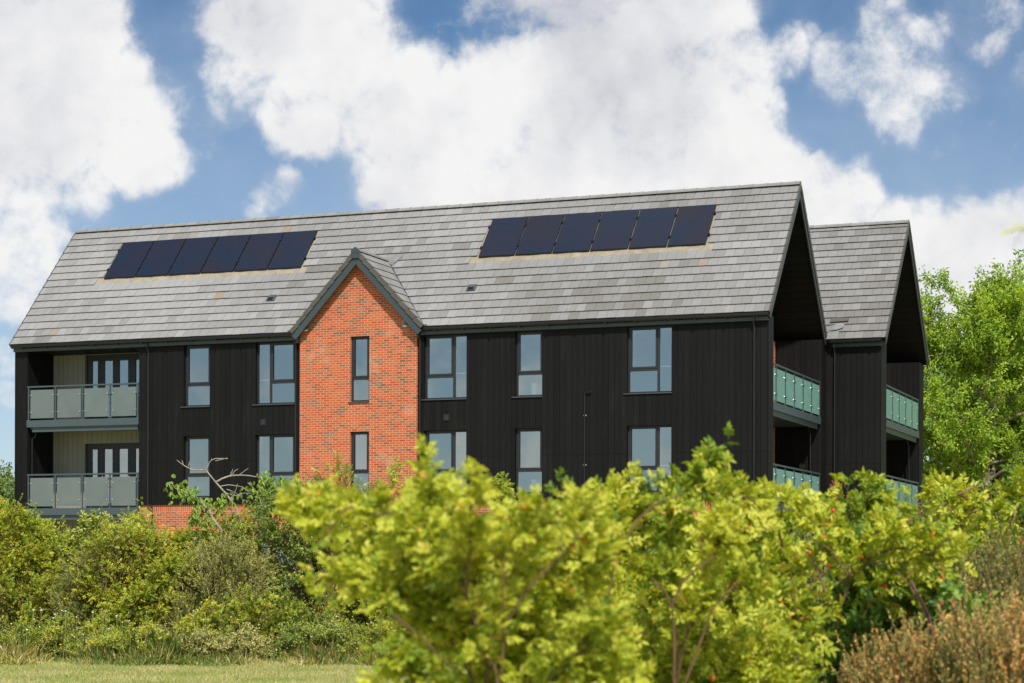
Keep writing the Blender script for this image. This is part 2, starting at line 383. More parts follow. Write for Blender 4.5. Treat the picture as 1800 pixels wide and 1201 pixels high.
leaf_mat('grass_blade', [(0.0, (0.13, 0.175, 0.04)), (0.5, (0.245, 0.265, 0.085)), (0.85, (0.35, 0.32, 0.15)), (1.0, (0.44, 0.36, 0.22))], 0.2, 0.6)
leaf_mat('tall_grass', [(0.0, (0.07, 0.11, 0.025)), (0.45, (0.14, 0.175, 0.045)), (0.8, (0.30, 0.25, 0.11)), (1.0, (0.46, 0.34, 0.20))], 0.25, 0.6)


def ground_mat():
    m, t, b, o = new_mat('lawn_ground')
    c = t.nodes.new('ShaderNodeTexCoord')
    n = noise(t, c.outputs['Object'], 0.35, 6, 0.6); f = noise(t, c.outputs['Object'], 14, 5, 0.7)
    a = ramp(t, n.outputs['Fac'], [(0.35, (0.26, 0.28, 0.09)), (0.55, (0.36, 0.34, 0.15)), (0.68, (0.46, 0.38, 0.23))])
    a = mixc(t, 0.7, a, ramp(t, f.outputs['Fac'], [(0.3, (0.6, 0.6, 0.6)), (0.7, (1.2, 1.2, 1.2))]), 'MULTIPLY')
    t.links.new(a, b.inputs['Base Color']); b.inputs['Roughness'].default_value = 0.95; bump(t, b, f.outputs['Fac'], 0.6, 0.03)


ground_mat()

# ------------------------------------------------------------------ helpers


class MB:
    def __init__(s):
        s.v = []; s.f = []; s.m = []; s.t = []

    def face(s, pts, mi=0, tint=0.5):
        k = len(s.v); s.v += [tuple(p) for p in pts]; s.f.append(tuple(range(k, k + len(pts)))); s.m.append(mi); s.t.append(tint)

    def hexa(s, p, mi=0, tint=0.5, skip=()):
        # p: 8 points, 0-3 bottom loop, 4-7 top loop
        k = len(s.v); s.v += [tuple(q) for q in p]
        for i, q in enumerate(((0, 3, 2, 1), (4, 5, 6, 7), (0, 1, 5, 4), (1, 2, 6, 5), (2, 3, 7, 6), (3, 0, 4, 7))):
            if i in skip: continue
            s.f.append(tuple(k + j for j in q)); s.m.append(mi); s.t.append(tint)

    def box(s, x0, x1, y0, y1, z0, z1, mi=0, tint=0.5):
        s.hexa([(x0, y0, z0), (x1, y0, z0), (x1, y1, z0), (x0, y1, z0), (x0, y0, z1), (x1, y0, z1), (x1, y1, z1), (x0, y1, z1)], mi, tint)

    def prism(s, poly, d, mi=0):
        # poly: list of 3-D points, d: extrusion vector
        d = Vector(d); a = [Vector(p) for p in poly]; b = [p + d for p in a]; n = len(a)
        s.face(a[::-1], mi); s.face(b, mi)
        for i in range(n):
            j = (i + 1) % n; s.face([a[i], a[j], b[j], b[i]], mi)

    def tube(s, pts, r, n=8, mi=0):
        pts = [Vector(p) for p in pts]; rings = []
        rr = r if isinstance(r, (list, tuple)) else [r] * len(pts)
        for i, p in enumerate(pts):
            d = (pts[min(i + 1, len(pts) - 1)] - pts[max(i - 1, 0)]).normalized()
            a = d.orthogonal().normalized() if i == 0 else (prev - prev.dot(d) * d).normalized()
            prev = a; bb = d.cross(a)
            k = len(s.v)
            for j in range(n):
                an = 2 * math.pi * j / n; s.v.append(tuple(p + (a * math.cos(an) + bb * math.sin(an)) * rr[i]))
            rings.append(k)
        for i in range(len(rings) - 1):
            for j in range(n):
                q = (rings[i] + j, rings[i] + (j + 1) % n, rings[i + 1] + (j + 1) % n, rings[i + 1] + j)
                s.f.append(q); s.m.append(mi); s.t.append(0.5)
        s.f.append(tuple(rings[0] + j for j in range(n))[::-1]); s.f.append(tuple(rings[-1] + j for j in range(n)))
        s.m += [mi, mi]; s.t += [0.5, 0.5]

    def build(s, name, mats, parent=None, recalc=True, smooth=False, bev=0.0):
        me = bpy.data.meshes.new(name); me.from_pydata(s.v, [], s.f)
        for mm in (mats if isinstance(mats, (list, tuple)) else [mats]): me.materials.append(MATS[mm])
        me.polygons.foreach_set('material_index', s.m)
        a = me.attributes.new('tint', 'FLOAT', 'FACE'); a.data.foreach_set('value', s.t)
        if smooth: me.polygons.foreach_set('use_smooth', [True] * len(s.f))
        me.update()
        if recalc:
            import bmesh
            bm = bmesh.new(); bm.from_mesh(me); bmesh.ops.recalc_face_normals(bm, faces=bm.faces); bm.to_mesh(me); bm.free()
        o = bpy.data.objects.new(name, me); COL.objects.link(o)
        if parent: o.parent = parent
        if bev:
            md = o.modifiers.new('bevel', 'BEVEL'); md.width = bev; md.segments = 1; md.limit_method = 'ANGLE'
        return o


def tag(o, label=None, cat=None, group=None, kind=None):
    if label: o['label'] = label
    if cat: o['category'] = cat
    if group: o['group'] = group
    if kind: o['kind'] = kind
    return o


def empty(name, loc, rz=0.0):
    o = bpy.data.objects.new(name, None); COL.objects.link(o); o.location = loc; o.rotation_euler = (0, 0, rz); o.empty_display_size = 0.3
    return o

# ================================================================== BUILDING
B = empty('apartment_building', (BX, BD, 0), -TH)
tag(B, 'black clad apartment building with grey tiled roofs, solar panels and red brick gable', 'building')
rng = random.Random(7)
UL, UR = -19.08, 7.65
EZ, RZ, VE, VR = 9.333, 13.860, -0.22, 3.816
SA = math.atan2(RZ - EZ, VR - VE); CA_, SA_ = math.cos(SA), math.sin(SA)
SLEN = math.hypot(RZ - EZ, VR - VE)
BU, BW = -5.85, 2.30          # gablet centre and half width at the eave


def wall(name, mat, axis, a0, a1, z0, z1, pos, depth, holes=(), parent=B, outward=-1, rmat=None):
    """flat wall; axis 'u' runs along u at v=pos, 'v' runs along v at u=pos; holes (a0,a1,z0,z1); reveals go to pos+depth"""
    m = MB()
    def P(a, z, q): return (a, q, z) if axis == 'u' else (q, a, z)
    xs = sorted(set([a0, a1] + [h[0] for h in holes] + [h[1] for h in holes])); zs = sorted(set([z0, z1] + [h[2] for h in holes] + [h[3] for h in holes]))
    xs = [x for x in xs if a0 <= x <= a1]; zs = [z for z in zs if z0 <= z <= z1]
    for i in range(len(xs) - 1):
        for j in range(len(zs) - 1):
            cx, cz = (xs[i] + xs[i + 1]) / 2, (zs[j] + zs[j + 1]) / 2
            if any(h[0] < cx < h[1] and h[2] < cz < h[3] for h in holes): continue
            for q in (pos, pos + depth):
                m.face([P(xs[i], zs[j], q), P(xs[i + 1], zs[j], q), P(xs[i + 1], zs[j + 1], q), P(xs[i], zs[j + 1], q)])
    q0, q1 = pos, pos + depth
    for h in list(holes) + [(a0, a1, z0, z1)]:
        for (p, q) in (((h[0], h[2]), (h[1], h[2])), ((h[1], h[2]), (h[1], h[3])), ((h[1], h[3]), (h[0], h[3])), ((h[0], h[3]), (h[0], h[2]))):
            m.face([P(p[0], p[1], q0), P(q[0], q[1], q0), P(q[0], q[1], q1), P(p[0], p[1], q1)], 1 if (rmat and h != (a0, a1, z0, z1)) else 0)
    return m.build(name, [mat, rmat] if rmat else mat, parent, recalc=False)


# window columns: (u0, u1, kind)
WCOL = [(-12.37, -11.38, 'single'), (-9.66, -8.215, 'pair_l'), (-3.60, -2.12, 'pair_r'), (-0.48, 0.44, 'single'), (3.20, 4.645, 'pair_r')]
UPZ, LOZ, GRZ = (7.04, 9.085), (4.0, 6.05), (0.95, 2.86)
holesL = [(u0, u1, *z) for (u0, u1, k) in WCOL[:2] for z in (UPZ, LOZ)]
holesR = [(u0, u1, *z) for (u0, u1, k) in WCOL[2:] for z in (UPZ, LOZ)]
CZ = 3.76
wall('clad_wall', 'black_cladding', 'u', -14.1, -8.0, CZ, 9.25, 0.0, 0.22, holesL)
wall('clad_wall', 'black_cladding', 'u', -3.80, 7.65, CZ, 9.25, 0.0, 0.22, holesR)
wall('brick_wall', 'brick', 'u', -14.1, -8.0, 0, 3.52, 0.05, 0.2, [(u0, u1, *GRZ) for (u0, u1, k) in WCOL[:2]])
wall('brick_wall', 'brick', 'u', -3.80, 7.62, 0, 3.52, 0.05, 0.2, [(u0, u1, *GRZ) for (u0, u1, k) in WCOL[2:]])
for (a, b) in ((-14.1, -8.0), (-3.80, 7.62)):
    m = MB(); m.box(a, b, 0.05, 0.25, 3.52, 3.759); m.build('soldier_course', 'soldier_brick', B)
# left wing post, recess walls
m = MB(); m.box(UL, -18.56, 0, 1.55, 0, 9.25); m.build('corner_post', 'black_cladding', B)
m = MB(); m.box(-14.1, -13.9, 0.22, 1.85, 3.76, 9.25); m.box(-14.08, -13.9, 0.25, 1.85, 0, 3.755, 1); m.build('recess_side_wall', ['black_cladding', 'brick'], B)
# right front wing and rear wing of the gable balcony
m = MB(); m.box(6.1, 7.652, 0.223, 0.57, 3.70, 9.28); m.box(6.1, 7.62, 0.253, 0.56, 0, 3.695, 1); m.build('wing_wall', ['black_cladding', 'brick'], B)
m = MB(); m.box(6.1, 7.65, 7.28, 7.90, 0, 9.32); m.build('wing_wall', 'black_cladding', B)
# gable end back wall (brick) with doors
GD = [(2.6, 5.2, z0, z0 + 2.15) for z0 in (3.70, 6.74)]
wall('gable_brick_wall', 'brick', 'v', 0.57, 7.28, 0, 9.30, 6.08, -0.22, GD)
m = MB(); m.prism([(6.08, 0.0, 9.302), (6.08, 7.63, 9.302), (6.08, VR, 13.55)], (-0.2, 0, 0)); m.build('gable_wall_top', 'black_cladding', B)
# plain rear and side walls
m = MB(); m.box(UL, UL + 0.25, 1.552, 7.4, 0, 9.25); m.box(UL, 5.8, 7.4, 7.62, 0, 9.25)
m.prism([(UL + 0.02, 0.0, 9.252), (UL + 0.02, 7.63, 9.252), (UL + 0.02, VR, 13.5)], (0.2, 0, 0)); m.build('rear_wall', 'black_cladding', B)
# floors inside
m = MB()
for z in (0.55, 3.62, 6.66, 9.10):
    m.box(-13.88, 5.84, 0.28, 7.38, z - 0.2, z)
m.box(-18.5, -13.88, 1.82, 7.38, 3.42, 3.62); m.box(-18.5, -13.88, 1.82, 7.38, 6.46, 6.66); m.box(-18.5, -13.88, 1.82, 7.38, 8.9, 9.1)
m.box(-18.8, 5.8, 4.6, 4.7, 0.5, 9.0)
for u in (-16.9 + 6.2, -8.0, -5.0, -3.8, -1.3, 1.8, 5.6): m.box(u - 0.05, u + 0.05, 0.29, 4.59, 0.56, 8.88)
m.build('floor_slabs', 'interior', B)


# ---- windows
def window(u0, u1, z0, z1, kind, v=0.0, depth=0.13, brickside=False):
    f = MB(); fr = 0.062; v0, v1 = v + depth, v + depth + 0.07
    f.box(u0, u0 + fr, v0, v1, z0, z1); f.box(u1 - fr, u1, v0, v1, z0, z1)
    f.box(u0 + fr, u1 - fr, v0, v1, z0, z0 + fr); f.box(u0 + fr, u1 - fr, v0, v1, z1 - fr, z1)
    f.box(u0 + fr + .03, u1 - fr - .03, v0 - 0.006, v0 - 0.001, z1 - 0.045, z1 - 0.02)      # trickle vent
    zt = z0 + (z1 - z0) * 0.355
    panes = []
    def sash(a, b, c, d):
        g = 0.052
        f.box(a, a + g, v0 - 0.018, v0 - 0.0005, c, d); f.box(b - g, b, v0 - 0.018, v0 - 0.0005, c, d)
        f.box(a + g, b - g, v0 - 0.018, v0 - 0.0005, c, c + g); f.box(a + g, b - g, v0 - 0.018, v0 - 0.0005, d - g, d)
    if kind == 'single': parts = [(u0 + fr, u1 - fr)]; narrow = None
    elif kind == 'pair_l': um = u0 + (u1 - u0) * 0.345; narrow = (u0 + fr, um - 0.04); parts = [(um + 0.04, u1 - fr)]; f.box(um - 0.04, um + 0.04, v0, v1, z0 + fr, z1 - fr)
    else: um = u1 - (u1 - u0) * 0.325; narrow = (um + 0.04, u1 - fr); parts = [(u0 + fr, um - 0.04)]; f.box(um - 0.04, um + 0.04, v0, v1, z0 + fr, z1 - fr)
    (a, b) = parts[0]
    f.box(a, b, v0, v1, zt - 0.04, zt + 0.04)
    sash(a + 0.002, b - 0.002, zt + 0.042, z1 - fr + 0.02)
    o = f.build('window', 'frame_dark', B, bev=0.004)
    pv = v0 + 0.03
    rects = [(a, b, zt + 0.04, z1 - fr), (a, b, z0 + fr, zt - 0.04)]
    if narrow: rects.append((narrow[0], narrow[1], z0 + fr, z1 - fr))
    for (p, q, c, d) in rects:
        g = MB(); tx = rng.uniform(-.004, .004); g.face([(p, pv + tx, c), (q, pv - tx, c), (q, pv - tx, d), (p, pv + tx, d)]); g.build('pane', 'window_glass', o, recalc=False)
        # pale spacer bar of the double glazing
        g = MB(); w = 0.012
        g.box(p + .001, p + w, pv + 0.012, pv + 0.026, c, d); g.box(p + w, q, pv + 0.012, pv + 0.026, c, c + w); g.build('spacer', 'white_paint', o)
    s = MB(); s.box(u0 - (0.10 if not brickside else 0.06), u1 + 0.012, v - 0.05, v + depth - 0.001, z0 - 0.03, z0 - 0.002); s.build('sill', 'sill_grey', o, bev=0.004)
    if narrow:
        g = MB(); zc = z0 + (z1 - z0) * 0.405; g.box(narrow[0] - .1, narrow[1] + .1, v0 + 0.16, v0 + 0.19, zc - 0.018, zc + 0.018); g.build('guard_rail', 'white_paint', o)
    elif not brickside and u0 > -1:
        g = MB(); g.box(u0 + .30, u0 + .62, v0 + 0.55, v0 + 0.6, z0 + 0.05, z0 + 0.48); g.build('radiator', 'white_paint', o)
    return o


for (u0, u1, k) in WCOL:
    for (z0, z1), vv in ((UPZ, 0.0), (LOZ, 0.0), (GRZ, 0.05)):
        window(u0, u1, z0, z1, k, vv)

# ---- brick gable bay
BV = -0.07
bh = [(-6.165, -5.49, 7.03, 9.15), (-6.165, -5.49, 4.03, 6.07)]
wall('brick_bay', 'brick', 'u', -7.99, -3.81, CZ, 9.35, BV, 0.25, bh)
m = MB(); m.box(-7.99, -3.81, BV, 0.18, 3.52, CZ - 0.001); m.build('soldier_course', 'soldier_brick', B)
wall('brick_wall', 'brick', 'u', -7.99, -3.81, 0, 3.519, BV, 0.25, [(-6.165, -5.49, *GRZ)])
apz = 11.89; gs = (apz - 9.38) / 2.31
m = MB(); hw = 2.09
m.prism([(BU - hw, BV, 9.351), (BU + hw, BV, 9.351), (BU + hw, BV, apz - .28 - gs * hw + 0.12), (BU, BV, apz - 0.16), (BU - hw, BV, apz - .28 - gs * hw + 0.12)], (0, 0.2, 0)); m.build('brick_gable', 'brick', B)
m = MB(); m.box(-7.485, -7.472, BV - 0.003, BV - 0.0005, 3.53, 9.9); m.build('movement_joint', 'brick', B)
for (u0, u1, z0, z1) in bh + [(-6.165, -5.49, *GRZ)]: window(u0, u1, z0, z1, 'single', BV, 0.10, True)

# ---- roofs


def tile_box(m, P, a0, a1, s0, s1, nb, nt_, th, tint):
    """P(a, s, n) -> point; tile from s0 (lower edge, raised nb) to s1"""
    m.hexa([P(a0, s0, nb - th), P(a1, s0, nb - th), P(a1, s1, nt_ - th), P(a0, s1, nt_ - th), P(a0, s0, nb), P(a1, s0, nb), P(a1, s1, nt_), P(a0, s1, nt_)], 0, tint)


def tint_fn(seed):
    ph = [rng.uniform(0, 6.28) for _ in range(6)]
    def f(u, s):
        g = 0.56 + 0.13 * math.sin(u * 0.55 + ph[0]) + 0.12 * math.sin(s * 1.1 + u * .3 + ph[1])
        g += 0.35 * (0.5 - (u + 19) / 27.0) + rng.gauss(0, 0.10)
        if rng.random() < 0.10: g -= rng.uniform(.2, .4)
        if rng.random() < 0.06: g += .25
        g = max(0.0, min(0.93, g))
        if rng.random() < 0.006: g = rng.uniform(0.95, 1.0)
        return g
    return f


GAUGE, TW = 0.375, 0.31


def course_tiles(m, P, a0, a1, n, smax, skip=None, tf=None, pv=False):
    for i in range(n):
        s0 = i * GAUGE - 0.02; s1 = min(s0 + GAUGE + 0.06, smax)
        a = a0 - (TW / 2 if i % 2 else 0); run = 0; tb = 0.5
        while a < a1:
            x0, x1 = max(a, a0), min(a + TW, a1)
            if x1 - x0 > 0.02 and not (skip and skip(x0, x1, s0 + 0.02, s0 + GAUGE)):
                ok = True
                if pv and 3.0 < s0 + 0.19 < 5.25:
                    for (ra, rb) in PVR:
                        ra, rb = ra - .06, rb + .035
                        if s0 + 0.19 < 3.37: ra, rb = ra - .2, rb + .2
                        if x0 >= ra and x1 <= rb: ok = False
                        elif x0 < ra < x1: x1 = ra
                        elif x0 < rb < x1: x0 = rb
                if not ok or x1 - x0 < .02: a += TW; continue
                if run <= 0: tb = tf((x0 + x1) / 2, s0); run = rng.choice((1, 1, 1, 2, 2, 3)) if tb < .94 else 1
                run -= 1
                t = min(.93, max(0, tb + rng.gauss(0, 0.05))) if tb < .94 else tb
                j = rng.uniform(-0.004, 0.004)
                tile_box(m, P, x0 + 0.004, x1 - 0.004, s0 + j, s1, 0.066 + rng.uniform(-.004, .004), 0.022, 0.020, t)
            a += TW


def slope(VE_, EZ_, sa, back=False, VR_=0):
    c, s_ = math.cos(sa), math.sin(sa)
    if not back: return lambda a, s, n: (a, VE_ + s * c - n * s_, EZ_ + s * s_ + n * c)
    return lambda a, s, n: (a, VE_ - s * c + n * s_, EZ_ + s * s_ + n * c)


P1 = slope(VE, EZ, SA); P1b = slope(2 * VR - VE, EZ, SA, True)
PVR = [(-16.74, -8.97), (-2.52, 5.17)]; PS0, PS1 = 3.27, 5.20


def skip1(x0, x1, s0, s1):
    cx, cs = (x0 + x1) / 2, (s0 + s1) / 2
    hw_ = 2.3 * (1 - cs / 3.43)
    if abs(cx - BU) < hw_ - 0.4: return True
    return False


m = MB()
RL, RR = -19.10, 7.70
course_tiles(m, P1, RL, RR, 16, SLEN, skip1, tint_fn(1), True)
m.build('roof_tiles', 'roof_tile', B)
m = MB()
# structural deck (front deck is opened over the brick bay)
def deck(m, P, a0, a1, s0, s1, th=0.14): m.hexa([P(a0, s0, -th), P(a1, s0, -th), P(a1, s1, -th), P(a0, s1, -th), P(a0, s0, 0), P(a1, s0, 0), P(a1, s1, 0), P(a0, s1, 0)])
deck(m, P1, RL + .02, BU - 2.25, 0.02, 1.0); deck(m, P1, BU + 2.25, 6.06, 0.02, 1.0); deck(m, P1, RL + .02, 6.06, 1.0, SLEN - 0.1)
deck(m, P1b, RL + .02, 6.06, 0.02, SLEN - 0.1)
m.build('roof_deck', 'frame_dark', B)
m = MB(); course_tiles(m, P1b, 3.0, RR, 16, SLEN, None, tint_fn(2)); 
m.hexa([P1b(RL, 0, 0.005), P1b(3.0, 0, .005), P1b(3.0, SLEN, .005), P1b(RL, SLEN, .005), P1b(RL, 0, .045), P1b(3.0, 0, .045), P1b(3.0, SLEN, .045), P1b(RL, SLEN, .045)])
m.build('rear_roof_tiles', 'roof_tile', B)
# soffit of the open gable canopy
m = MB()
for P in (P1, P1b): m.hexa([P(6.062, 0.02, -0.15), P(RR - .03, 0.02, -0.15), P(RR - .03, SLEN - .11, -0.15), P(6.062, SLEN - .11, -0.15), P(6.062, 0.02, -0.0), P(RR - .03, 0.02, 0), P(RR - .03, SLEN, 0), P(6.062, SLEN, 0)])
m.build('canopy_soffit', 'black_soffit', B)


def ridge(m, a0, a1, v, z, sa, L=0.46):
    a = a0; c, s_ = math.cos(sa), math.sin(sa)
    while a < a1 - 0.05:
        b = min(a + L, a1); r0, r1 = 0.135, 0.120
        t = min(.9, max(0.1, rng.gauss(0.6, 0.12)))
        k = []
        for (x, r) in ((a, r1), (b + 0.02, r0)):
            ring = []
            for j in range(7):
                an = math.pi * (j / 6.0); ring.append((x, v + math.cos(an) * r * 1.15, z - 0.075 + math.sin(an) * r * 0.95 + 0.02))
            k.append(ring)
        for j in range(6): m.face([k[0][j], k[1][j], k[1][j + 1], k[0][j + 1]], 0, t)
        m.face(k[0], 0, t); m.face(k[1][::-1], 0, t * 0.2)
        a = b


m = MB(); ridge(m, RL, RR, VR, RZ + 0.03, SA); m.build('ridge_tiles', 'roof_tile', B, recalc=False)


# dry verge trims along right gables
def verge(m, P, a, n, smax):
    for i in range(n):
        s0 = i * GAUGE - 0.02; s1 = min(s0 + GAUGE + 0.01, smax)
        m.hexa([P(a, s0, -0.09), P(a + .045, s0, -0.09), P(a + .045, s1, -0.11), P(a, s1, -0.11), P(a, s0, 0.060), P(a + .045, s0, 0.060), P(a + .045, s1, 0.036), P(a, s1, 0.036)], 0, 0.5)


m = MB(); verge(m, P1, RR, 16, SLEN); verge(m, P1b, RR, 16, SLEN); m.build('verge_trim', 'verge_grey', B); m = MB(); verge(m, P1, RL - 0.045, 16, SLEN); m.build('verge_trim', 'verge_grey', B)
m = MB()
for P in (P1, P1b): m.hexa([P(RR - .03, -0.0, -0.26), P(RR + .01, -0.0, -0.26), P(RR + .01, SLEN - .27, -0.26), P(RR - .03, SLEN - .27, -0.26), P(RR - .03, 0.0, -0.111), P(RR + .01, 0.0, -0.111), P(RR + .01, SLEN - .12, -0.111), P(RR - .03, SLEN - .12, -0.111)])
m.build('gable_bargeboard', 'grey_trim', B)

# ---- second (rear) roof and block
VE2, VR2, U2 = 7.662, 12.0, 9.53
SA2 = math.atan2(RZ - EZ, VR2 - VE2); SL2 = math.hypot(RZ - EZ, VR2 - VE2)
P2 = slope(VE2, EZ, SA2); P2b = slope(2 * VR2 - VE2, EZ, SA2, True); RR2 = 9.69
m = MB(); course_tiles(m, P2, 4.0, RR2, 17, SL2, lambda x0, x1, s0, s1: (x0 + x1) / 2 < RR + 0.05 and (s0 + s1) / 2 < 0.25, tint_fn(3)); m.build('roof_tiles', 'roof_tile', B)
m = MB(); course_tiles(m, P2b, 6.0, RR2, 17, SL2, None, tint_fn(4)); m.build('rear_roof_tiles', 'roof_tile', B)
m = MB()
for P in (P2, P2b):
    deck(m, P, -14.0, 8.0, 0.02, SL2 - .1)
m.build('roof_deck', 'frame_dark', B)
m = MB()
for P, e in ((P2, 4.0), (P2b, 6.0)): m.hexa([P(-14, 0, 0.005), P(e, 0, .005), P(e, SL2, .005), P(-14, SL2, .005), P(-14, 0, .045), P(e, 0, .045), P(e, SL2, .045), P(-14, SL2, .045)])
m.build('rear_roof_tiles', 'roof_tile', B)
m = MB()
for P in (P2, P2b): m.hexa([P(8.002, 0.02, -0.15), P(RR2 - .03, 0.02, -0.15), P(RR2 - .03, SL2 - .11, -0.15), P(8.002, SL2 - .11, -0.15), P(8.002, 0.02, -0.0), P(RR2 - .03, 0.02, 0), P(RR2 - .03, SL2, 0), P(8.002, SL2, 0)])
m.build('canopy_soffit', 'black_soffit', B)
m = MB(); ridge(m, 4.0, RR2, VR2, RZ + 0.03, SA2); m.build('ridge_tiles', 'roof_tile', B, recalc=False)
m = MB(); verge(m, P2, RR2, 17, SL2); verge(m, P2b, RR2, 17, SL2); m.build('verge_trim', 'verge_grey', B)
m = MB()
for P in (P2, P2b): m.hexa([P(RR2 - .03, 0, -0.26), P(RR2 + .01, 0, -0.26), P(RR2 + .01, SL2 - .27, -0.26), P(RR2 - .03, SL2 - .27, -0.26), P(RR2 - .03, 0, -0.111), P(RR2 + .01, 0, -0.111), P(RR2 + .01, SL2 - .12, -0.111), P(RR2 - .03, SL2 - .12, -0.111)])
m.build('gable_bargeboard', 'grey_trim', B)
V2W = 7.90
m = MB(); m.box(7.66, U2, V2W, 8.80, 0, 9.28); m.build('wing_wall', 'black_cladding', B)
m = MB(); m.box(8.0, U2, 15.3, 16.2, 0, 9.28); m.build('wing_wall', 'black_cladding', B)
wall('gable_brick_wall', 'brick', 'v', 8.802, 15.298, 0, 9.30, 8.0, -0.22, [(10.8, 13.4, z0, z0 + 2.15) for z0 in (3.70, 6.74)])
m = MB(); m.prism([(8.0, VE2 + .2, 9.302), (8.0, 2 * VR2 - VE2 - .2, 9.302), (8.0, VR2, 13.55)], (-0.2, 0, 0)); m.build('gable_wall_top', 'black_cladding', B)
m = MB(); m.box(-14, 7.9, 16.0, 16.2, 0, 9.25); m.box(-14, -13.8, 7.63, 16.0, 0, 9.25); m.prism([(-13.9, VE2 + .2, 9.252), (-13.9, 2 * VR2 - VE2 - .2, 9.252), (-13.9, VR2, 13.5)], (0.2, 0, 0)); m.build('rear_wall', 'black_cladding', B)
# lead apron in the valley between the two roofs
m = MB()
m.hexa([P2(7.75, -0.02, .06), P2(8.12, -0.02, .055), P2(8.10, .42, .05), P2(7.75, .42, .05), P2(7.75, -0.02, .075), P2(8.12, -0.02, .07), P2(8.10, .42, .065), P2(7.75, .42, .065)])
m.prism([P2(7.76, .38, .075), P2(8.0, .38, .10), P2(8.22, .50, .085), P2(8.26, .66, .09), P2(8.1, .70, .13), P2(7.80, .58, .11)], (0, -0.012, 0.012))
m.build('valley_flashing', 'lead', B, recalc=True)
m = MB(); m.hexa([P2(7.76, .80, .05), P2(8.35, .84, .05), P2(8.35, 1.0, .06), P2(7.76, 1.0, .06), P2(7.76, .80, .12), P2(8.35, .84, .11), P2(8.35, 1.0, .12), P2(7.76, 1.0, .13)]); m.build('valley_trim', 'verge_grey', B)

# ---- gablet roof over the brick bay
GV = -0.32


def PG(side):
    ca, sa_ = math.cos(math.atan(gs)), math.sin(math.atan(gs))
    # a = position along v, s measured from the eave up, n outward
    L = 2.31 / ca
    return (lambda a, s, n: (BU + side * (2.31 - s * ca + n * sa_), a, 9.38 + s * sa_ + n * ca)), L


for side in (-1, 1):
    P, L = PG(side); m = MB()
    # verge end caps + tiles running back into the main roof
    nrow = int(L / GAUGE) + 1
    for i in range(nrow):
        s0 = i * GAUGE - 0.02; s1 = min(s0 + GAUGE + 0.05, L)
        vend = VE + (9.38 + (s0 + GAUGE) * math.sin(math.atan(gs)) - EZ) / math.tan(SA) + 0.05
        a = GV + 0.05 - (TW / 2 if i % 2 else 0)
        while a < vend:
            x0, x1 = max(a, GV + .05), min(a + TW, vend)
            if x1 - x0 > .03:
                t = min(.93, max(0, rng.gauss(0.62, .14)))
                tile_box(m, P, x0 + .003, x1 - .003, s0, s1, 0.05, 0.02, 0.018, t)
            a += TW
    m.build('gablet_roof_tiles', 'roof_tile', B)
    m = MB(); m.hexa([P(GV + .06, 0, -.12), P(2.1, 0, -.12), P(2.1, L, -.12), P(GV + .06, L, -.12), P(GV + .06, 0, 0), P(2.1, 0, 0), P(2.1, L, 0), P(GV + .06, L, 0)]); m.build('gablet_deck', 'frame_dark', B)
    m = MB()
    for i in range(nrow):
        s0 = i * GAUGE - 0.05; s1 = min(s0 + GAUGE - 0.006, L + .02)
        m.hexa([P(GV - .05, s0, -0.085), P(GV + .05, s0, -0.085), P(GV + .05, s1, -0.11), P(GV - .05, s1, -0.11), P(GV - .05, s0, 0.062), P(GV + .05, s0, 0.062), P(GV + .05, s1, 0.035), P(GV - .05, s1, 0.035)])
    m.build('verge_trim', 'verge_grey', B)
    m = MB(); m.hexa([P(GV - .02, -0.12, -.31), P(GV + .01, -0.12, -.31), P(GV + .01, L - .34, -.31), P(GV - .02, L - .34, -.31), P(GV - .02, -0.12, -.112), P(GV + .01, -0.12, -.112), P(GV + .01, L - .12, -.112), P(GV - .02, L - .12, -.112)])
    m.hexa([P(GV + .011, -0.1, -.16), P(BV - .001, -0.1, -.16), P(BV - .001, L - .17, -.16), P(GV + .011, L - .17, -.16), P(GV + .011, -0.1, -.121), P(BV - .001, -0.1, -.121), P(BV - .001, L - .13, -.121), P(GV + .011, L - .13, -.121)])
    m.build('gable_bargeboard', 'grey_trim', B, bev=0.005)
m = MB()
a = GV
while a < 1.95:
    b = min(a + .46, 2.1); t = rng.gauss(.6, .1)
    k = [[(BU + math.cos(math.pi * j / 6) * r * 1.1, x, apz + .005 - .05 + math.sin(math.pi * j / 6) * r * .9) for j in range(7)] for x, r in ((a, .125), (b + .02, .112))]
    for j in range(6): m.face([k[0][j], k[1][j], k[1][j + 1], k[0][j + 1]], 0, t)
    m.face(k[0], 0, t); a = b
m.build('gablet_ridge_tiles', 'roof_tile', B, recalc=False)
m = MB(); m.prism([(BU - .155, GV - .075, apz - .02), (BU, GV - .075, apz + .10), (BU + .155, GV - .075, apz - .02), (BU + .115, GV - .075, apz - .27), (BU - .115, GV - .075, apz - .27)], (0, 0.02, 0)); m.build('ridge_end_cap', 'grey_trim', B)
m = MB()
for uu in (-.07, .07): m.tube([(BU + uu, GV - .085, apz - .10), (BU + uu, GV - .07, apz - .10)], .014, 8)
m.build('cap_screws', 'black_plastic', B)
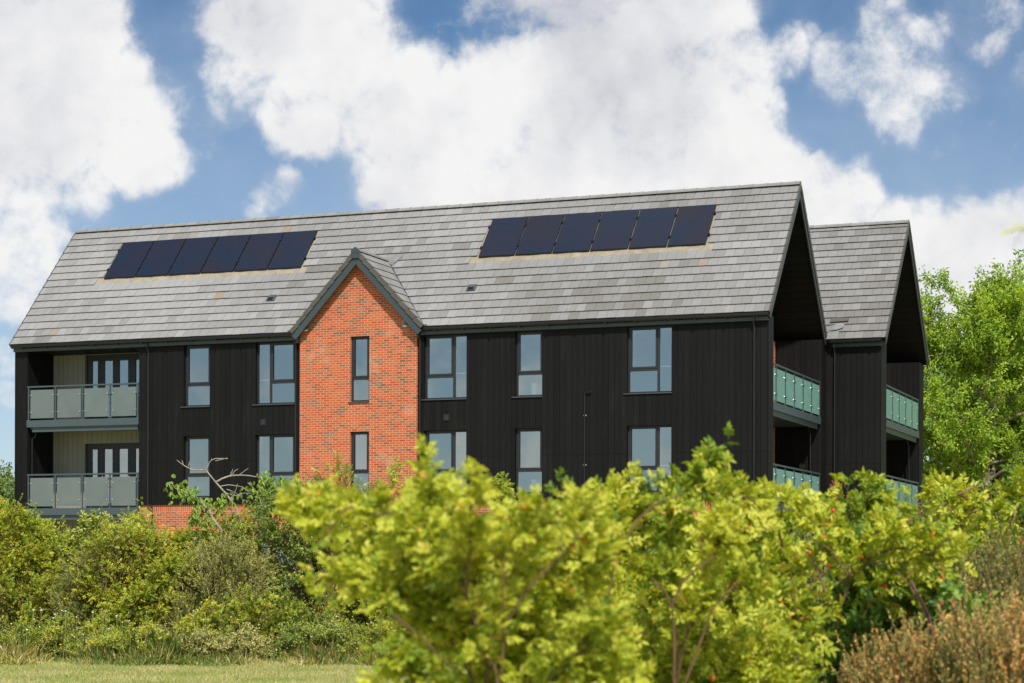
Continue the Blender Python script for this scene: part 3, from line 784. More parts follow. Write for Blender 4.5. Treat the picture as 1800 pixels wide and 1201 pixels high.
# valley lining and lead saddle
for side in (-1, 1):
    m = MB()
    for i in range(14):
        t0, t1 = i / 14., (i + 1) / 14.
        q = []
        for t in (t0, t1):
            s = 0.08 + t * 3.36; hw_ = 2.33 * (1 - s / 3.44)
            q.append((P1(BU + side * (hw_ + .005), s, .064), P1(BU + side * (hw_ + .05), s, .064)))
        m.hexa([Vector(q[0][0]) - Vector((0, 0, .05)), Vector(q[0][1]) - Vector((0, 0, .05)), Vector(q[1][1]) - Vector((0, 0, .05)), Vector(q[1][0]) - Vector((0, 0, .05)), q[0][0], q[0][1], q[1][1], q[1][0]])
    m.build('valley_lining', 'frame_dark', B)
m = MB(); m.hexa([P1(BU + .0, 3.30, .05), P1(BU + .30, 3.10, .06), P1(BU + .55, 3.50, .06), P1(BU - .25, 3.50, .06), P1(BU + .0, 3.30, .07), P1(BU + .30, 3.10, .075), P1(BU + .55, 3.50, .075), P1(BU - .25, 3.50, .07)]); m.build('lead_saddle', 'lead', B)
for u in (-3.42, -8.28):
    m = MB(); m.box(u - .05, u + .05, -.30, -.20, 9.375, 9.42); m.build('valley_flashing', 'lead', B, bev=0.01)

# ---- solar arrays
for ai, (a0, a1) in enumerate(PVR):
    m = MB(); fx0, fx1 = a0 - 0.30, a1 + 0.26
    nu, ns = 60, 12
    def fn(i, j):
        u = fx0 + (fx1 - fx0) * i / nu; s = 2.95 + (5.36 - 2.95) * j / ns
        return P1(u, s, 0.012 + 0.010 * math.sin(u * 7 + j * 1.3 + ai) + 0.008 * rng.random())
    g = [[fn(i, j) for j in range(ns + 1)] for i in range(nu + 1)]
    for i in range(nu):
        for j in range(ns): m.face([g[i][j], g[i + 1][j], g[i + 1][j + 1], g[i][j + 1]])
    m.build('roof_felt', 'roof_felt', B, recalc=False)
    pw = (a1 - a0) / 6.0
    for k in range(6):
        x0, x1 = a0 + k * pw + 0.017, a0 + (k + 1) * pw - 0.017
        m = MB()
        m.hexa([P1(x0, PS0, .045), P1(x1, PS0, .045), P1(x1, PS1, .045), P1(x0, PS1, .045), P1(x0, PS0, .083), P1(x1, PS0, .083), P1(x1, PS1, .083), P1(x0, PS1, .083)], 0)
        e = 0.014
        m.hexa([P1(x0 + e, PS0 + e, .082), P1(x1 - e, PS0 + e, .082), P1(x1 - e, PS1 - e, .082), P1(x0 + e, PS1 - e, .082), P1(x0 + e, PS0 + e, .0855), P1(x1 - e, PS0 + e, .0855), P1(x1 - e, PS1 - e, .0855), P1(x0 + e, PS1 - e, .0855)], 1)
        o = m.build('solar_panel', ['black_plastic', 'solar_cell'], B)
        m = MB()
        for ss in (PS0 + .42, PS1 - .45):
            xe = [x1 + .017] + ([x0 - .017] if k == 0 else [])
            for x in xe: m.hexa([P1(x - .035, ss, .04), P1(x + .035, ss, .04), P1(x + .035, ss + .07, .04), P1(x - .035, ss + .07, .04), P1(x - .035, ss, .105), P1(x + .035, ss, .105), P1(x + .035, ss + .07, .105), P1(x - .035, ss + .07, .105)])
        m.build('clamp', 'black_plastic', o)
    m = MB()
    for ss in (PS0 + .44, PS1 - .43): m.hexa([P1(a0 - .03, ss, .02), P1(a1 + .03, ss, .02), P1(a1 + .03, ss + .03, .02), P1(a0 - .03, ss + .03, .02), P1(a0 - .03, ss, .044), P1(a1 + .03, ss, .044), P1(a1 + .03, ss + .03, .044), P1(a0 - .03, ss + .03, .044)])
    m.build('mounting_rail', 'steel', B)
for u in (-9.55, -2.32):
    m = MB(); m.hexa([P1(u - .15, 1.58, .05), P1(u + .15, 1.58, .05), P1(u + .15, 1.90, .05), P1(u - .15, 1.90, .05), P1(u - .15, 1.58, .09), P1(u + .15, 1.58, .09), P1(u + .15, 1.90, .065), P1(u - .15, 1.90, .065)], 0)
    for k in range(5):
        s = 1.605 + k * .030; m.hexa([P1(u - .11, s, .085), P1(u + .08, s, .085), P1(u + .08, s + .02, .085), P1(u - .11, s + .02, .085), P1(u - .11, s, .097), P1(u + .08, s, .097), P1(u + .08, s + .02, .093), P1(u - .11, s + .02, .093)], 1)
    m.build('roof_vent', ['sill_grey', 'black_plastic'], B)

# ---- eaves
def eave(a0, a1, v, wallv):
    m = MB(); m.box(a0, a1, v + .085, v + .105, 9.095, 9.325); m.box(a0, a1, v + .106, wallv, 9.10, 9.115); m.build('fascia', 'grey_trim', B)
    m = MB()
    prof = [(v + .083, 9.325), (v - .045, 9.325), (v - .05, 9.275), (v - .03, 9.23), (v + .02, 9.205), (v + .083, 9.205)]
    m.prism([(a0 - .03, y, z) for y, z in prof], (a1 - a0 + .06, 0, 0))
    x = a0 + 0.4
    while x < a1: m.box(x, x + .06, v - .05, v + .0845, 9.19, 9.215); x += 0.95
    m.build('gutter', 'black_plastic', B)


eave(-19.05, -8.16, VE, 0.0); eave(-3.54, 7.66, VE, 0.0); eave(7.9, 9.55, VE2, V2W)
m = MB(); m.box(-8.16, -7.995, VE + .06, -0.001, 9.0, 9.35); m.box(-3.805, -3.54, VE + .06, -0.001, 9.09, 9.35); m.build('box_end', 'grey_trim', B)
# left balcony ceiling
m = MB(); m.box(-18.558, -14.102, 0.001, 1.55, 9.117, 9.15); m.build('balcony_ceiling', 'black_soffit', B)


def downpipe(u, v, z1, z0, shift=0.0, gut=None):
    m = MB(); r = .034
    gv = gut if gut is not None else v - .12
    m.tube([(u, gv, 9.22), (u, gv, 9.10), (u, v, 8.93), (u, v, 8.85)], r, 8)
    if shift:
        m.tube([(u, v, 8.85), (u, v, 3.80), (u + shift, v + .03, 3.68), (u + shift, v + .06, 3.60), (u + shift, v + .06, 0.1)], r, 8)
    else: m.tube([(u, v, 8.85), (u, v, z0)], r, 8)
    z = 8.6
    while z > 0.6:
        m.tube([(u + (shift if z < 3.6 else 0), v + (.06 if shift and z < 3.6 else 0), z - .025), (u + (shift if z < 3.6 else 0), v + (.06 if shift and z < 3.6 else 0), z + .025)], r + .009, 8); z -= 1.8
    m.build('downpipe', 'black_plastic', B, smooth=False)


downpipe(-13.70, -0.06, 9.2, 0.1, 0.13); downpipe(-8.13, -0.07, 9.2, .1, 0.0); downpipe(-3.70, -0.07, 9.2, .1, 0.0); downpipe(7.22, -0.06, 9.2, 0.1, 0.0); downpipe(7.97, V2W - .06, 9.2, .1, 0, V2W - .2)
m = MB(); m.tube([(-18.4, .25, 6.30), (-18.4, .25, 6.2), (-18.5, .2, 6.1), (-18.5, .2, 3.6)], .03, 8); m.build('downpipe', 'black_plastic', B)
m = MB(); m.tube([(7.3, 6.95, 6.40), (7.3, 6.95, 6.32), (7.3, 7.15, 6.2), (7.3, 7.2, 3.6)], .03, 8); m.build('downpipe', 'black_plastic', B)
m = MB(); m.tube([(9.2, 14.7, 6.40), (9.2, 14.7, 6.32), (9.2, 14.95, 6.2), (9.2, 15.1, 3.6)], .03, 8); m.build('downpipe', 'black_plastic', B)
m = MB(); m.tube([(1.85, -.05, 3.78), (1.85, -.05, 7.10), (2.02, -.05, 7.11), (2.06, -.09, 7.12)], .026, 8); m.build('vent_pipe', 'black_plastic', B)
m = MB(); m.box(1.80, 1.90, -.03, -.002, 6.38, 6.42); m.box(1.80, 1.90, -.03, -.002, 4.85, 4.89); m.build('pipe_bracket', 'concrete', B)
for u, z in ((-9.36, 6.45), (-2.80, 6.45)):
    m = MB(); m.box(u - .11, u + .11, -.02, -.002, z - .11, z + .11, 0); m.box(u - .075, u + .075, -.032, -.0205, z - .075, z + .075, 1); m.build('wall_vent', ['black_plastic', 'frame_dark'], B)

# ---- balconies


def balcony(frame, length, sp, z, slab, inset=0.0, glass='frosted_glass'):
    """frame(t, d, z): t along the rail, d outwards; posts at n+1 positions"""
    def bx(m, t0, t1, d0, d1, z0, z1, mi=0):
        m.hexa([frame(t0, d0, z0), frame(t1, d0, z0), frame(t1, d1, z0), frame(t0, d1, z0), frame(t0, d0, z1), frame(t1, d0, z1), frame(t1, d1, z1), frame(t0, d1, z1)], mi)
    m = MB(); bx(m, -.06, length + .04, 0.0, .07, z - .235, z); bx(m, .12, length - .02, -0.06, .0, z - .40, z - .20); bx(m, inset, length - inset, -slab, -.061, z - .30, z - .03)
    root = m.build('balcony', 'rail_metal', B)
    m = MB(); bx(m, -.05, length + .03, .0, .06, z + 1.13, z + 1.185); m.build('handrail', 'rail_metal', root, bev=.006)
    ts = [k * sp for k in range(int(length / sp + 0.02) + 1)]
    for t in ts:
        m = MB(); bx(m, t - .022, t + .022, .008, .052, z + .002, z + 1.129); bx(m, t - .06, t + .06, .0, .06, z + .001, z + .014); m.build('baluster', 'rail_metal', root)
    ends = ts if length - ts[-1] < .2 else ts + [length + .05]
    for k in range(len(ends) - 1):
        t0, t1 = ends[k] + .07, ends[k + 1] - .07; m = MB()
        bx(m, t0, t1, .024, .034, z + .07, z + 1.05, 0)
        for zz in (z + .28, z + .86):
            for tt, dr in ((t0 + .045, -1), (t1 - .045, 1)):
                p0, p1 = frame(tt, .018, zz), frame(tt, .052, zz); m.tube([p0, p1], .026, 8, 1)
                m.tube([frame(tt, .045, zz), frame(tt + dr * .09, .04, zz)], .012, 6, 1)
        m.build('glass_panel', [glass, 'steel'], root)
    return root


for z in (6.72, 3.68):
    balcony(lambda t, d, zz: (-18.50 + t, 0.02 - d, zz), 4.36, 1.09, z, 1.5)
    balcony(lambda t, d, zz: (7.57 + d, 7.25 - .05 - t, zz), 6.58, 1.22, z, 1.48, glass='frosted_glass_sky_lit')
    balcony(lambda t, d, zz: (9.46 + d, 15.24 - t, zz), 6.38, 1.29, z, 1.45, glass='frosted_glass_sky_lit')


# ---- recessed rear walls with glazed doors
def doors(frame, w, z0, z1, lights):
    m = MB(); 
    def bx(t0, t1, d0, d1, a, b, mi=0, M=None):
        (M or m).hexa([frame(t0, d0, a), frame(t1, d0, a), frame(t1, d1, a), frame(t0, d1, a), frame(t0, d0, b), frame(t1, d0, b), frame(t1, d1, b), frame(t0, d1, b)], mi)
    xs = [0.0]
    bx(0, w, .0, .07, z1 - .07, z1); bx(0, w, 0, .07, z0, z0 + .05)
    t = 0.0
    edges = []
    for (g0, g1, dr) in lights:
        bx(t, g0, 0, .07, z0 + .05, z1 - .07); t = g1
        edges.append((g0, g1, dr))
    bx(t, w, 0, .07, z0 + .05, z1 - .07)
    for (g0, g1, dr) in edges:
        bx(g0, g1, 0, .07, z1 - .2, z1 - .07); bx(g0, g1, 0, .07, z0 + .05, z0 + .17)
    o = m.build('balcony_door', 'frame_dark', B)
    for (g0, g1, dr) in edges:
        M = MB(); M.face([frame(g0, .04, z0 + .17), frame(g1, .04, z0 + .17), frame(g1, .04, z1 - .2), frame(g0, .04, z1 - .2)]); M.build('pane', 'window_glass', o, recalc=False)
        if dr:
            M = MB(); e = g0 - .05 if dr < 0 else g1 + .05
            bx(e - .02, e + .02, -.02, -.0005, z0 + .95, z0 + 1.15, 0, M); bx(e - .02 if dr > 0 else e - .1, e + .1 if dr > 0 else e + .02, -.05, -.021, z0 + 1.04, z0 + 1.07, 0, M); M.build('handle', 'steel', o)


wall('recess_back_wall', 'cream_cladding', 'u', -18.56, -13.9, 0.0, 9.12, 1.55, 0.2, [(-17.26, -14.5, 6.74, 9.10), (-17.26, -14.5, 3.70, 5.99), (-17.26, -14.5, 0.6, 2.9)])
for z0, z1 in ((6.74, 9.10), (3.70, 5.99), (0.6, 2.9)):
    doors(lambda t, d, zz: (-17.26 + t, 1.66 + d, zz), 2.76, z0, z1, [(.22, .46, 0), (.72, 1.07, -1), (1.32, 1.69, 1), (1.98, 2.25, 0)])
for z0 in (3.70, 6.74):
    doors(lambda t, d, zz: (6.0 - d, 2.6 + t, zz), 2.6, z0, z0 + 2.15, [(.15, .6, 0), (.78, 1.22, 1), (1.38, 1.82, -1), (2.0, 2.45, 0)])
    doors(lambda t, d, zz: (7.92 - d, 10.8 + t, zz), 2.6, z0, z0 + 2.15, [(.15, .6, 0), (.78, 1.22, 1), (1.38, 1.82, -1), (2.0, 2.45, 0)])
m = MB(); m.tube([(7.0, 7.27, 5.1), (7.0, 7.22, 5.1)], .09, 12); m.build('wall_lamp', 'steel', B)

# ================================================================== VEGETATION TOOLS
nrg = np.random.default_rng(11)


def at(px, py, Y):
    return np.array([(px - 900) / FPX * Y, Y, EYE + (HOR - py) / FPX * Y])


def unit(a): return a / np.maximum(np.linalg.norm(a, axis=-1, keepdims=True), 1e-9)


def mesh_np(name, V, loops, starts, mats, parent, tint=None, midx=None, smooth=False):
    me = bpy.data.meshes.new(name)
    me.vertices.add(len(V)); me.vertices.foreach_set('co', np.ascontiguousarray(V, dtype=np.float32).ravel())
    me.loops.add(len(loops)); me.loops.foreach_set('vertex_index', np.ascontiguousarray(loops, dtype=np.int32))
    me.polygons.add(len(starts)); me.polygons.foreach_set('loop_start', np.ascontiguousarray(starts, dtype=np.int32))
    for mm in (mats if isinstance(mats, (list, tuple)) else [mats]): me.materials.append(MATS[mm])
    if midx is not None: me.polygons.foreach_set('material_index', np.ascontiguousarray(midx, dtype=np.int32))
    a = me.attributes.new('tint', 'FLOAT', 'FACE')
    if tint is None: tint = np.full(len(starts), .5)
    a.data.foreach_set('value', np.ascontiguousarray(tint, dtype=np.float32))
    if smooth: me.polygons.foreach_set('use_smooth', np.ones(len(starts), dtype=bool))
    me.update(calc_edges=True); me.validate()
    o = bpy.data.objects.new(name, me); COL.objects.link(o)
    if parent is not None: o.parent = parent
    return o


def leaf_geo(P, A, N, L, Wd, oval=False, fold=0.25, droop=0.12):
    """P base (n,3), A axis, N normal, L length, Wd width -> verts, quads per leaf"""
    n = len(P); A = unit(A); S = unit(np.cross(A, N)); N = np.cross(S, A)
    L = L[:, None]; Wd = Wd[:, None]
    tip = P + A * L - N * L * droop
    if not oval:
        mid = P + A * L * 0.45
        l = mid + S * Wd / 2 + N * Wd * fold; r = mid - S * Wd / 2 + N * Wd * fold
        V = np.stack([P, l, tip, r], 1).reshape(-1, 3); nv = 4
        F = np.array([[0, 1, 2], [0, 2, 3]])
    else:
        m1, m2 = P + A * L * 0.30, P + A * L * 0.70 - N * L * droop * .5
        l1 = m1 + S * Wd * .46 + N * Wd * fold; l2 = m2 + S * Wd * .40 + N * Wd * fold
        r1 = m1 - S * Wd * .46 + N * Wd * fold; r2 = m2 - S * Wd * .40 + N * Wd * fold
        V = np.stack([P, l1, l2, tip, r2, r1], 1).reshape(-1, 3); nv = 6
        F = np.array([[0, 1, 2, 3], [0, 3, 4, 5]])
    off = (np.arange(n) * nv)[:, None, None]
    return V, (F[None] + off).reshape(-1, F.shape[1])


def leaves(name, mat, parent, P, A, N, L, Wd, tint, oval=False, fold=0.25, droop=0.12, cap=True):
    V, F = leaf_geo(P, A, N, L, Wd, oval, fold, droop)
    k = F.shape[1]
    if cap: tint = np.where(nrg.random(len(P)) < .012, nrg.uniform(.93, 1, len(P)), np.minimum(tint, .90))
    return mesh_np(name, V, F.ravel(), np.arange(len(F)) * k, mat, parent, np.repeat(np.clip(tint, 0, 1), 2))


def tubes(name, mat, parent, C, Rd, sides=4):
    """C (n,K,3) centre lines, Rd (n,K) radii; one mesh"""
    n, K, _ = C.shape
    T = np.gradient(C, axis=1); T = unit(T)
    up = np.tile(np.array([0.31, 0.17, 0.93]), (n, K, 1)); X = unit(np.cross(T, up)); Y = np.cross(T, X)
    an = np.arange(sides) * 2 * np.pi / sides
    V = C[:, :, None] + Rd[:, :, None, None] * (X[:, :, None] * np.cos(an)[None, None, :, None] + Y[:, :, None] * np.sin(an)[None, None, :, None])
    idx = np.arange(n * K * sides).reshape(n, K, sides); j = np.roll(np.arange(sides), -1)
    F = np.stack([idx[:, :-1], idx[:, :-1][:, :, j], idx[:, 1:][:, :, j], idx[:, 1:]], -1).reshape(-1, 4)
    return mesh_np(name, V.reshape(-1, 3), F.ravel(), np.arange(len(F)) * 4, mat, parent, smooth=True)


def bez(P0, P1, P2, K):
    t = np.linspace(0, 1, K)[None, :, None]
    return (1 - t) ** 2 * P0[:, None] + 2 * (1 - t) * t * P1[:, None] + t * t * P2[:, None]


def wob(C, amp):
    n, K, _ = C.shape; w = nrg.normal(0, 1, (n, K, 3)); w[:, 0] = 0
    w = np.cumsum(w, 1) / np.sqrt(K); return C + w * amp


def sample_mesh(C, i, t):
    """point and tangent on polylines C[i] at t in 0..1"""
    K = C.shape[1]; x = t * (K - 1); a = np.minimum(x.astype(int), K - 2); f = (x - a)[:, None]
    p = C[i, a] * (1 - f) + C[i, a + 1] * f; d = unit(C[i, a + 1] - C[i, a]); return p, d


def hips(parent, name, mat, P, r, long=1.35):
    """small berries as low-poly ellipsoids"""
    n = len(P); rings = 4; seg = 6; vs = [np.array([0, 0, -1.0])]
    for a in range(1, rings):
        ph = math.pi * a / rings
        for b in range(seg): vs.append(np.array([math.sin(ph) * math.cos(2 * math.pi * b / seg), math.sin(ph) * math.sin(2 * math.pi * b / seg), -math.cos(ph)]))
    vs.append(np.array([0, 0, 1.0])); vs = np.array(vs); vs[:, 2] *= long
    F3 = [[0, 1 + (b + 1) % seg, 1 + b] for b in range(seg)]; F4 = []
    for a in range(rings - 2):
        for b in range(seg): F4.append([1 + a * seg + b, 1 + a * seg + (b + 1) % seg, 1 + (a + 1) * seg + (b + 1) % seg, 1 + (a + 1) * seg + b])
    e = len(vs) - 1; o = 1 + (rings - 2) * seg; F3 += [[e, o + b, o + (b + 1) % seg] for b in range(seg)]
    V = (P[:, None] + vs[None] * np.asarray(r).reshape(-1, 1, 1)).reshape(-1, 3)
    nv = len(vs); off = (np.arange(n) * nv)[:, None, None]
    A3 = (np.array(F3)[None] + off).reshape(-1); A4 = (np.array(F4)[None] + off).reshape(-1)
    st = np.concatenate([np.arange(len(A3) // 3) * 3, len(A3) + np.arange(len(A4) // 4) * 4])
    return mesh_np(name, V, np.concatenate([A3, A4]), st, mat, parent, smooth=True)


def interp_top(sil, x):
    xs = [p[0] for p in sil]; ys = [p[1] for p in sil]; return np.interp(x, xs, ys)


def endpoints(sil, n, Y, dY, ybot, bias=1.0, follow=0.25):
    """shell points below a silhouette (given in picture pixels at mean distance Y), spread dY in depth, in metres"""
    x0, x1 = sil[0][0], sil[-1][0]
    px = nrg.uniform(x0, x1, n); top = interp_top(sil, px)
    f = nrg.random(n) ** bias
    f[: int(n * follow)] *= 0.08
    py = top + (ybot - top) * f
    d = nrg.uniform(-1, 1, n) * dY
    P = np.stack([(px - 900) / FPX * Y, Y + d, EYE + (HOR - py) / FPX * Y], 1)
    # rounder towards the back and front
    P[:, 2] -= (np.abs(d) / max(dY, 1e-6)) ** 2 * 0.25 * dY
    P[:, 2] = np.maximum(P[:, 2], 0.12)
    return P


NUP = np.array([0.05, -0.45, 0.9])


def rand_dir(n): return unit(nrg.normal(0, 1, (n, 3)))


def shrub(name, label, cat, sil, Y, dY, ybot, kind, n_end, n_twig, group=None, base_spread=0.5, twig_len=0.3, leaf=(0.04, 0.02), per=10, mat='hawthorn_leaf',
          bark='bark', hipn=0, hipmat='hip_orange', hipr=0.009, arch=0.25, stem_r=0.012, oval=False, tintb=0.5, tints=0.22, up=0.5, tmin=0.35, nstem=None, zmin=0.0, tipfrac=0.6, follow=0.25, bias=1.0, droop=.12, base=None, twig_r=0.003, hipname='rose_hips', splay=0.0, paths=None, pdrop=0):
    cx = (sil[0][0] + sil[-1][0]) / 2.0
    bp = at(cx, 1000, Y) if base is None else np.array(base, float); bp[2] = 0.0
    root = empty(name, tuple(bp)); tag(root, label, cat, group)
    mg = (twig_len * .40 + (leaf[0] * 1.2 if kind == 'rose' else leaf[0] * .3)) * FPX / Y
    xc = (sil[0][0] + sil[-1][0]) / 2; hwid = abs(sil[-1][0] - sil[0][0]) / 2; fx = max(.35, 1 - mg * .8 / hwid)
    sil = [(xc + (x - xc) * fx, y + mg) for x, y in sil]
    E = endpoints(sil, n_end, Y, dY, ybot, bias, follow)
    if paths: E = E[:len(paths)]
    E = E - bp
    n = len(E)
    w = abs(sil[-1][0] - sil[0][0]) / FPX * Y
    B0 = np.zeros((n, 3)); B0[:, 0] = E[:, 0] * (0.35 + splay) + nrg.normal(0, base_spread * 0.25 * w, n) * 0.5; B0[:, 1] = E[:, 1] * 0.5
    M = B0 * 0.6 + E * 0.4; M[:, 2] = E[:, 2] * (0.62 + arch); M[:, :2] += nrg.normal(0, .06, (n, 2))
    S = wob(bez(B0, M, E, 9), 0.025 * np.clip(w, .5, 2))
    S[:, :, 2] = np.maximum(S[:, :, 2], 0)
    if paths:
        Q = []
        for j, pts in enumerate(paths):
            yy = Y + dY * math.sin(j * 2.4)
            q = np.array([at(x, y + pdrop * (1 if k > 1 else 0), yy + .06 * k * math.cos(j * 1.7)) for k, (x, y) in enumerate(pts)]); q[:, 2] = np.maximum(q[:, 2], 0)
            dd = np.r_[0, np.cumsum(np.linalg.norm(np.diff(q, axis=0), axis=1))]; tt = np.linspace(0, dd[-1], 9)
            q = np.stack([np.interp(tt, dd, q[:, k]) for k in range(3)], 1); q[1:-1] = (q[:-2] + 2 * q[1:-1] + q[2:]) / 4; Q.append(q)
        S = wob(np.array(Q) - bp, .008)
    Rs = np.linspace(1, 0.22, 9)[None] * stem_r * nrg.uniform(.6, 1.2, (n, 1))
    tubes('stems', bark, root, S, Rs, 5)
    # twigs
    i = nrg.integers(0, n, n_twig)
    if paths:
        pl = np.linalg.norm(np.diff(S, axis=1), axis=2).sum(1); i = nrg.choice(n, n_twig, p=pl / pl.sum())
    t = np.where(nrg.random(n_twig) < tipfrac, nrg.uniform(.72, 1.0, n_twig), nrg.uniform(tmin, .9, n_twig))
    p, d = sample_mesh(S, i, t)
    keep = p[:, 2] > zmin; p, d = p[keep], d[keep]; m = len(p)
    dr = unit(d * 0.55 + rand_dir(m) * 0.8 + np.array([0, -0.15, up]))
    ln = twig_len * nrg.uniform(.5, 1.25, m) * np.where(nrg.random(m) < .06, 1.5, 1)
    E2 = p + dr * ln[:, None]; E2[:, 2] -= ln * 0.10
    Mi = p + dr * (ln * .55)[:, None] + np.array([0, 0, .05]) * ln[:, None]
    T = wob(bez(p, Mi, E2, 5), twig_len * 0.03)
    tubes('twigs', bark, root, T, np.linspace(1, .4, 5)[None] * twig_r * np.ones((m, 1)), 3)
    clump = nrg.normal(0, tints * .6, n)[i][keep]
    if kind in ('simple', 'needle'):
        li = np.repeat(np.arange(m), per); k = len(li); lt = nrg.uniform(.12, 1.0, k)
        P, D = sample_mesh(T, li, lt)
        if kind == 'simple':
            side = unit(np.cross(D, rand_dir(k)))
            A = unit(D * .35 + side * .8 + np.array([0, 0, .15])); N = unit(NUP * .9 + rand_dir(k) * .75)
            L = leaf[0] * nrg.uniform(.6, 1.25, k); Wd = leaf[1] * nrg.uniform(.75, 1.2, k)
        else:
            side = unit(np.cross(D, rand_dir(k)))
            A = unit(D * 1.0 + side * .55); N = unit(NUP + rand_dir(k) * .8)
            L = leaf[0] * nrg.uniform(.6, 1.3, k); Wd = leaf[1] * nrg.uniform(.7, 1.3, k)
        ti = tintb + clump[li] + nrg.normal(0, tints, k) + (lt - .5) * .15
        leaves('foliage', mat, root, P, A, N, L, Wd, ti, oval, droop=droop, cap=(mat not in ('heath_leaf', 'scrub_leaf')))
    else:  # pinnate rose or ash leaf
        li = np.repeat(np.arange(m), per); k = len(li); lt = nrg.uniform(.08, 1.0, k)
        P, D = sample_mesh(T, li, lt)
        side = unit(np.cross(D, rand_dir(k)))
        A = unit(D * .5 + side * .75 + np.array([0, 0, .25])); rl = leaf[0] * (nrg.uniform(1.6, 2.4, k) if paths else nrg.uniform(2.0, 3.0, k))
        N = unit(NUP * 1.0 + rand_dir(k) * 1.0); Sx = unit(np.cross(A, N)); N = np.cross(Sx, A)
        Ps, As, Ns, Ls = [], [], [], []
        tb = tintb + clump[li] + nrg.normal(0, tints * .8, k) + (lt - .5) * .2; Ts = []
        for (f, sd) in ((.38, 1), (.38, -1), (.66, 1), (.66, -1), (.92, 1), (.92, -1), (1.0, 0)):
            q = P + A * (rl * f)[:, None] - N * (rl * f * f * .18)[:, None]
            a = A * (1.0 if sd == 0 else .55) + Sx * sd * .85 + nrg.normal(0, .12, (k, 3))
            Ps.append(q); As.append(a + nrg.normal(0, .10, (k, 3))); Ns.append(N + nrg.normal(0, .42, (k, 3))); Ls.append(leaf[0] * nrg.uniform(.75, 1.15, k) * (1.15 if sd == 0 else 1)); Ts.append(tb + nrg.normal(0, .06, k))
        P2 = np.concatenate(Ps); L2 = np.concatenate(Ls)
        leaves('foliage', mat, root, P2, np.concatenate(As), unit(np.concatenate(Ns)), L2, L2 * leaf[1] / leaf[0], np.concatenate(Ts), oval, fold=.34, droop=.26)
        R3 = bez(P, P + A * (rl * .5)[:, None], P + A * rl[:, None] - N * (rl * .18)[:, None], 3)
        if oval: tubes('leaf_stalks', mat, root, R3, np.full((k, 3), .0009), 3)
    if hipn:
        hi = nrg.integers(0, m, hipn); hp, hd = sample_mesh(T, hi, nrg.uniform(.7, 1, hipn))
        hp = hp + nrg.normal(0, .012, (hipn, 3)); hips(root, hipname, hipmat, hp, hipr * nrg.uniform(.75, 1.2, hipn))
    return root


# ================================================================== GROUND
def sheet(name, x0, x1, y0, y1, nx, ny, mat):
    X, Yv = np.meshgrid(np.linspace(x0, x1, nx), np.linspace(y0, y1, ny)); Z = 0.015 * np.sin(X * 1.3 + Yv * .7) + 0.012 * np.sin(X * .43 - Yv * 1.1) - 0.02
    V = np.stack([X, Yv, Z], -1).reshape(-1, 3); idx = np.arange(nx * ny).reshape(ny, nx)
    F = np.stack([idx[:-1, :-1], idx[:-1, 1:], idx[1:, 1:], idx[1:, :-1]], -1).reshape(-1, 4)
    return mesh_np(name, V, F.ravel(), np.arange(len(F)) * 4, mat, None, smooth=True)


g = sheet('lawn', -1500, 1500, -1500, 1800, 120, 120, 'lawn_ground'); tag(g, None, None, None, 'structure')
# mown grass in front of the hedge
n = 90000
X = nrg.uniform(-9.3, -0.4, n); Yg = nrg.uniform(27.6, 33.9, n)
clump = np.sin(X * 1.7 + 1) * np.sin(Yg * 2.3) + np.sin(X * 4.1) * .5
P = np.stack([X, Yg, np.full(n, -0.02)], 1); A = unit(rand_dir(n) * .55 + np.array([0, 0, 1.0])); N = unit(rand_dir(n) + np.array([0, -1, .2]))
ga = leaves('grass', 'grass_blade', None, P, A, N, nrg.uniform(.03, .085, n) * (1 + .25 * clump), nrg.uniform(.006, .012, n), .50 + .20 * clump + nrg.normal(0, .22, n), cap=False)
tag(ga, None, None, None, 'stuff')
# unmown grass and weeds along the foot of the hedge
n = 80000
X = nrg.uniform(-10.2, 1.0, n); Yg = 33.35 + nrg.random(n) ** 1.1 * 2.8 + .16 * np.sin(X * 2.1) + .10 * np.sin(X * 5.3)
hh = (.10 + .27 * np.clip((Yg - 33.4), 0, 1.3)) * (1 + .40 * np.sin(X * 1.9 + .5) + .30 * np.sin(X * 5.1)) * nrg.choice([.6, 1, 1, 1.4], n)
hh = np.clip(hh, .05, .50)
P = np.stack([X, Yg, np.zeros(n)], 1); A = unit(rand_dir(n) * .85 + np.array([0.05, -.1, 1.0])); N = unit(rand_dir(n) + np.array([0, -1, .2]))
tg = leaves('tall_grass', 'tall_grass', None, P, A, N, hh * nrg.uniform(.4, 1.25, n), nrg.uniform(.006, .012, n), .50 + .16 * np.sin(X * 1.3) + .12 * np.sin(X * 3.3 + Yg * 4) + nrg.normal(0, .26, n), droop=.3, cap=False)
tag(tg, None, None, None, 'stuff')
# wild flowers in it
n = 170
X = np.concatenate([nrg.uniform(-9.8, .3, n // 2), nrg.normal(-6.9, 1.1, n - n // 2)]); Yg = 33.9 + nrg.random(n) * 1.2; Zt = nrg.uniform(.15, .95, n)
B0 = np.stack([X, Yg + .1, np.zeros(n)], 1); E = B0 + np.stack([nrg.normal(0, .08, n), nrg.normal(-.05, .06, n), Zt], 1)
fl = empty('wildflowers', (0, 0, 0)); tag(fl, None, None, None, 'stuff')
tubes('flower_stalks', 'tall_grass', fl, bez(B0, (B0 + E) / 2 + nrg.normal(0, .03, (n, 3)), E, 4), np.full((n, 4), .004), 3)
sel = nrg.random(n) < .28
hips(fl, 'yellow_flower_heads', 'flower_yellow', E[sel], nrg.uniform(.012, .026, sel.sum()), .5)
hips(fl, 'white_flower_heads', 'flower_white', E[~sel], nrg.uniform(.008, .022, (~sel).sum()), .7)

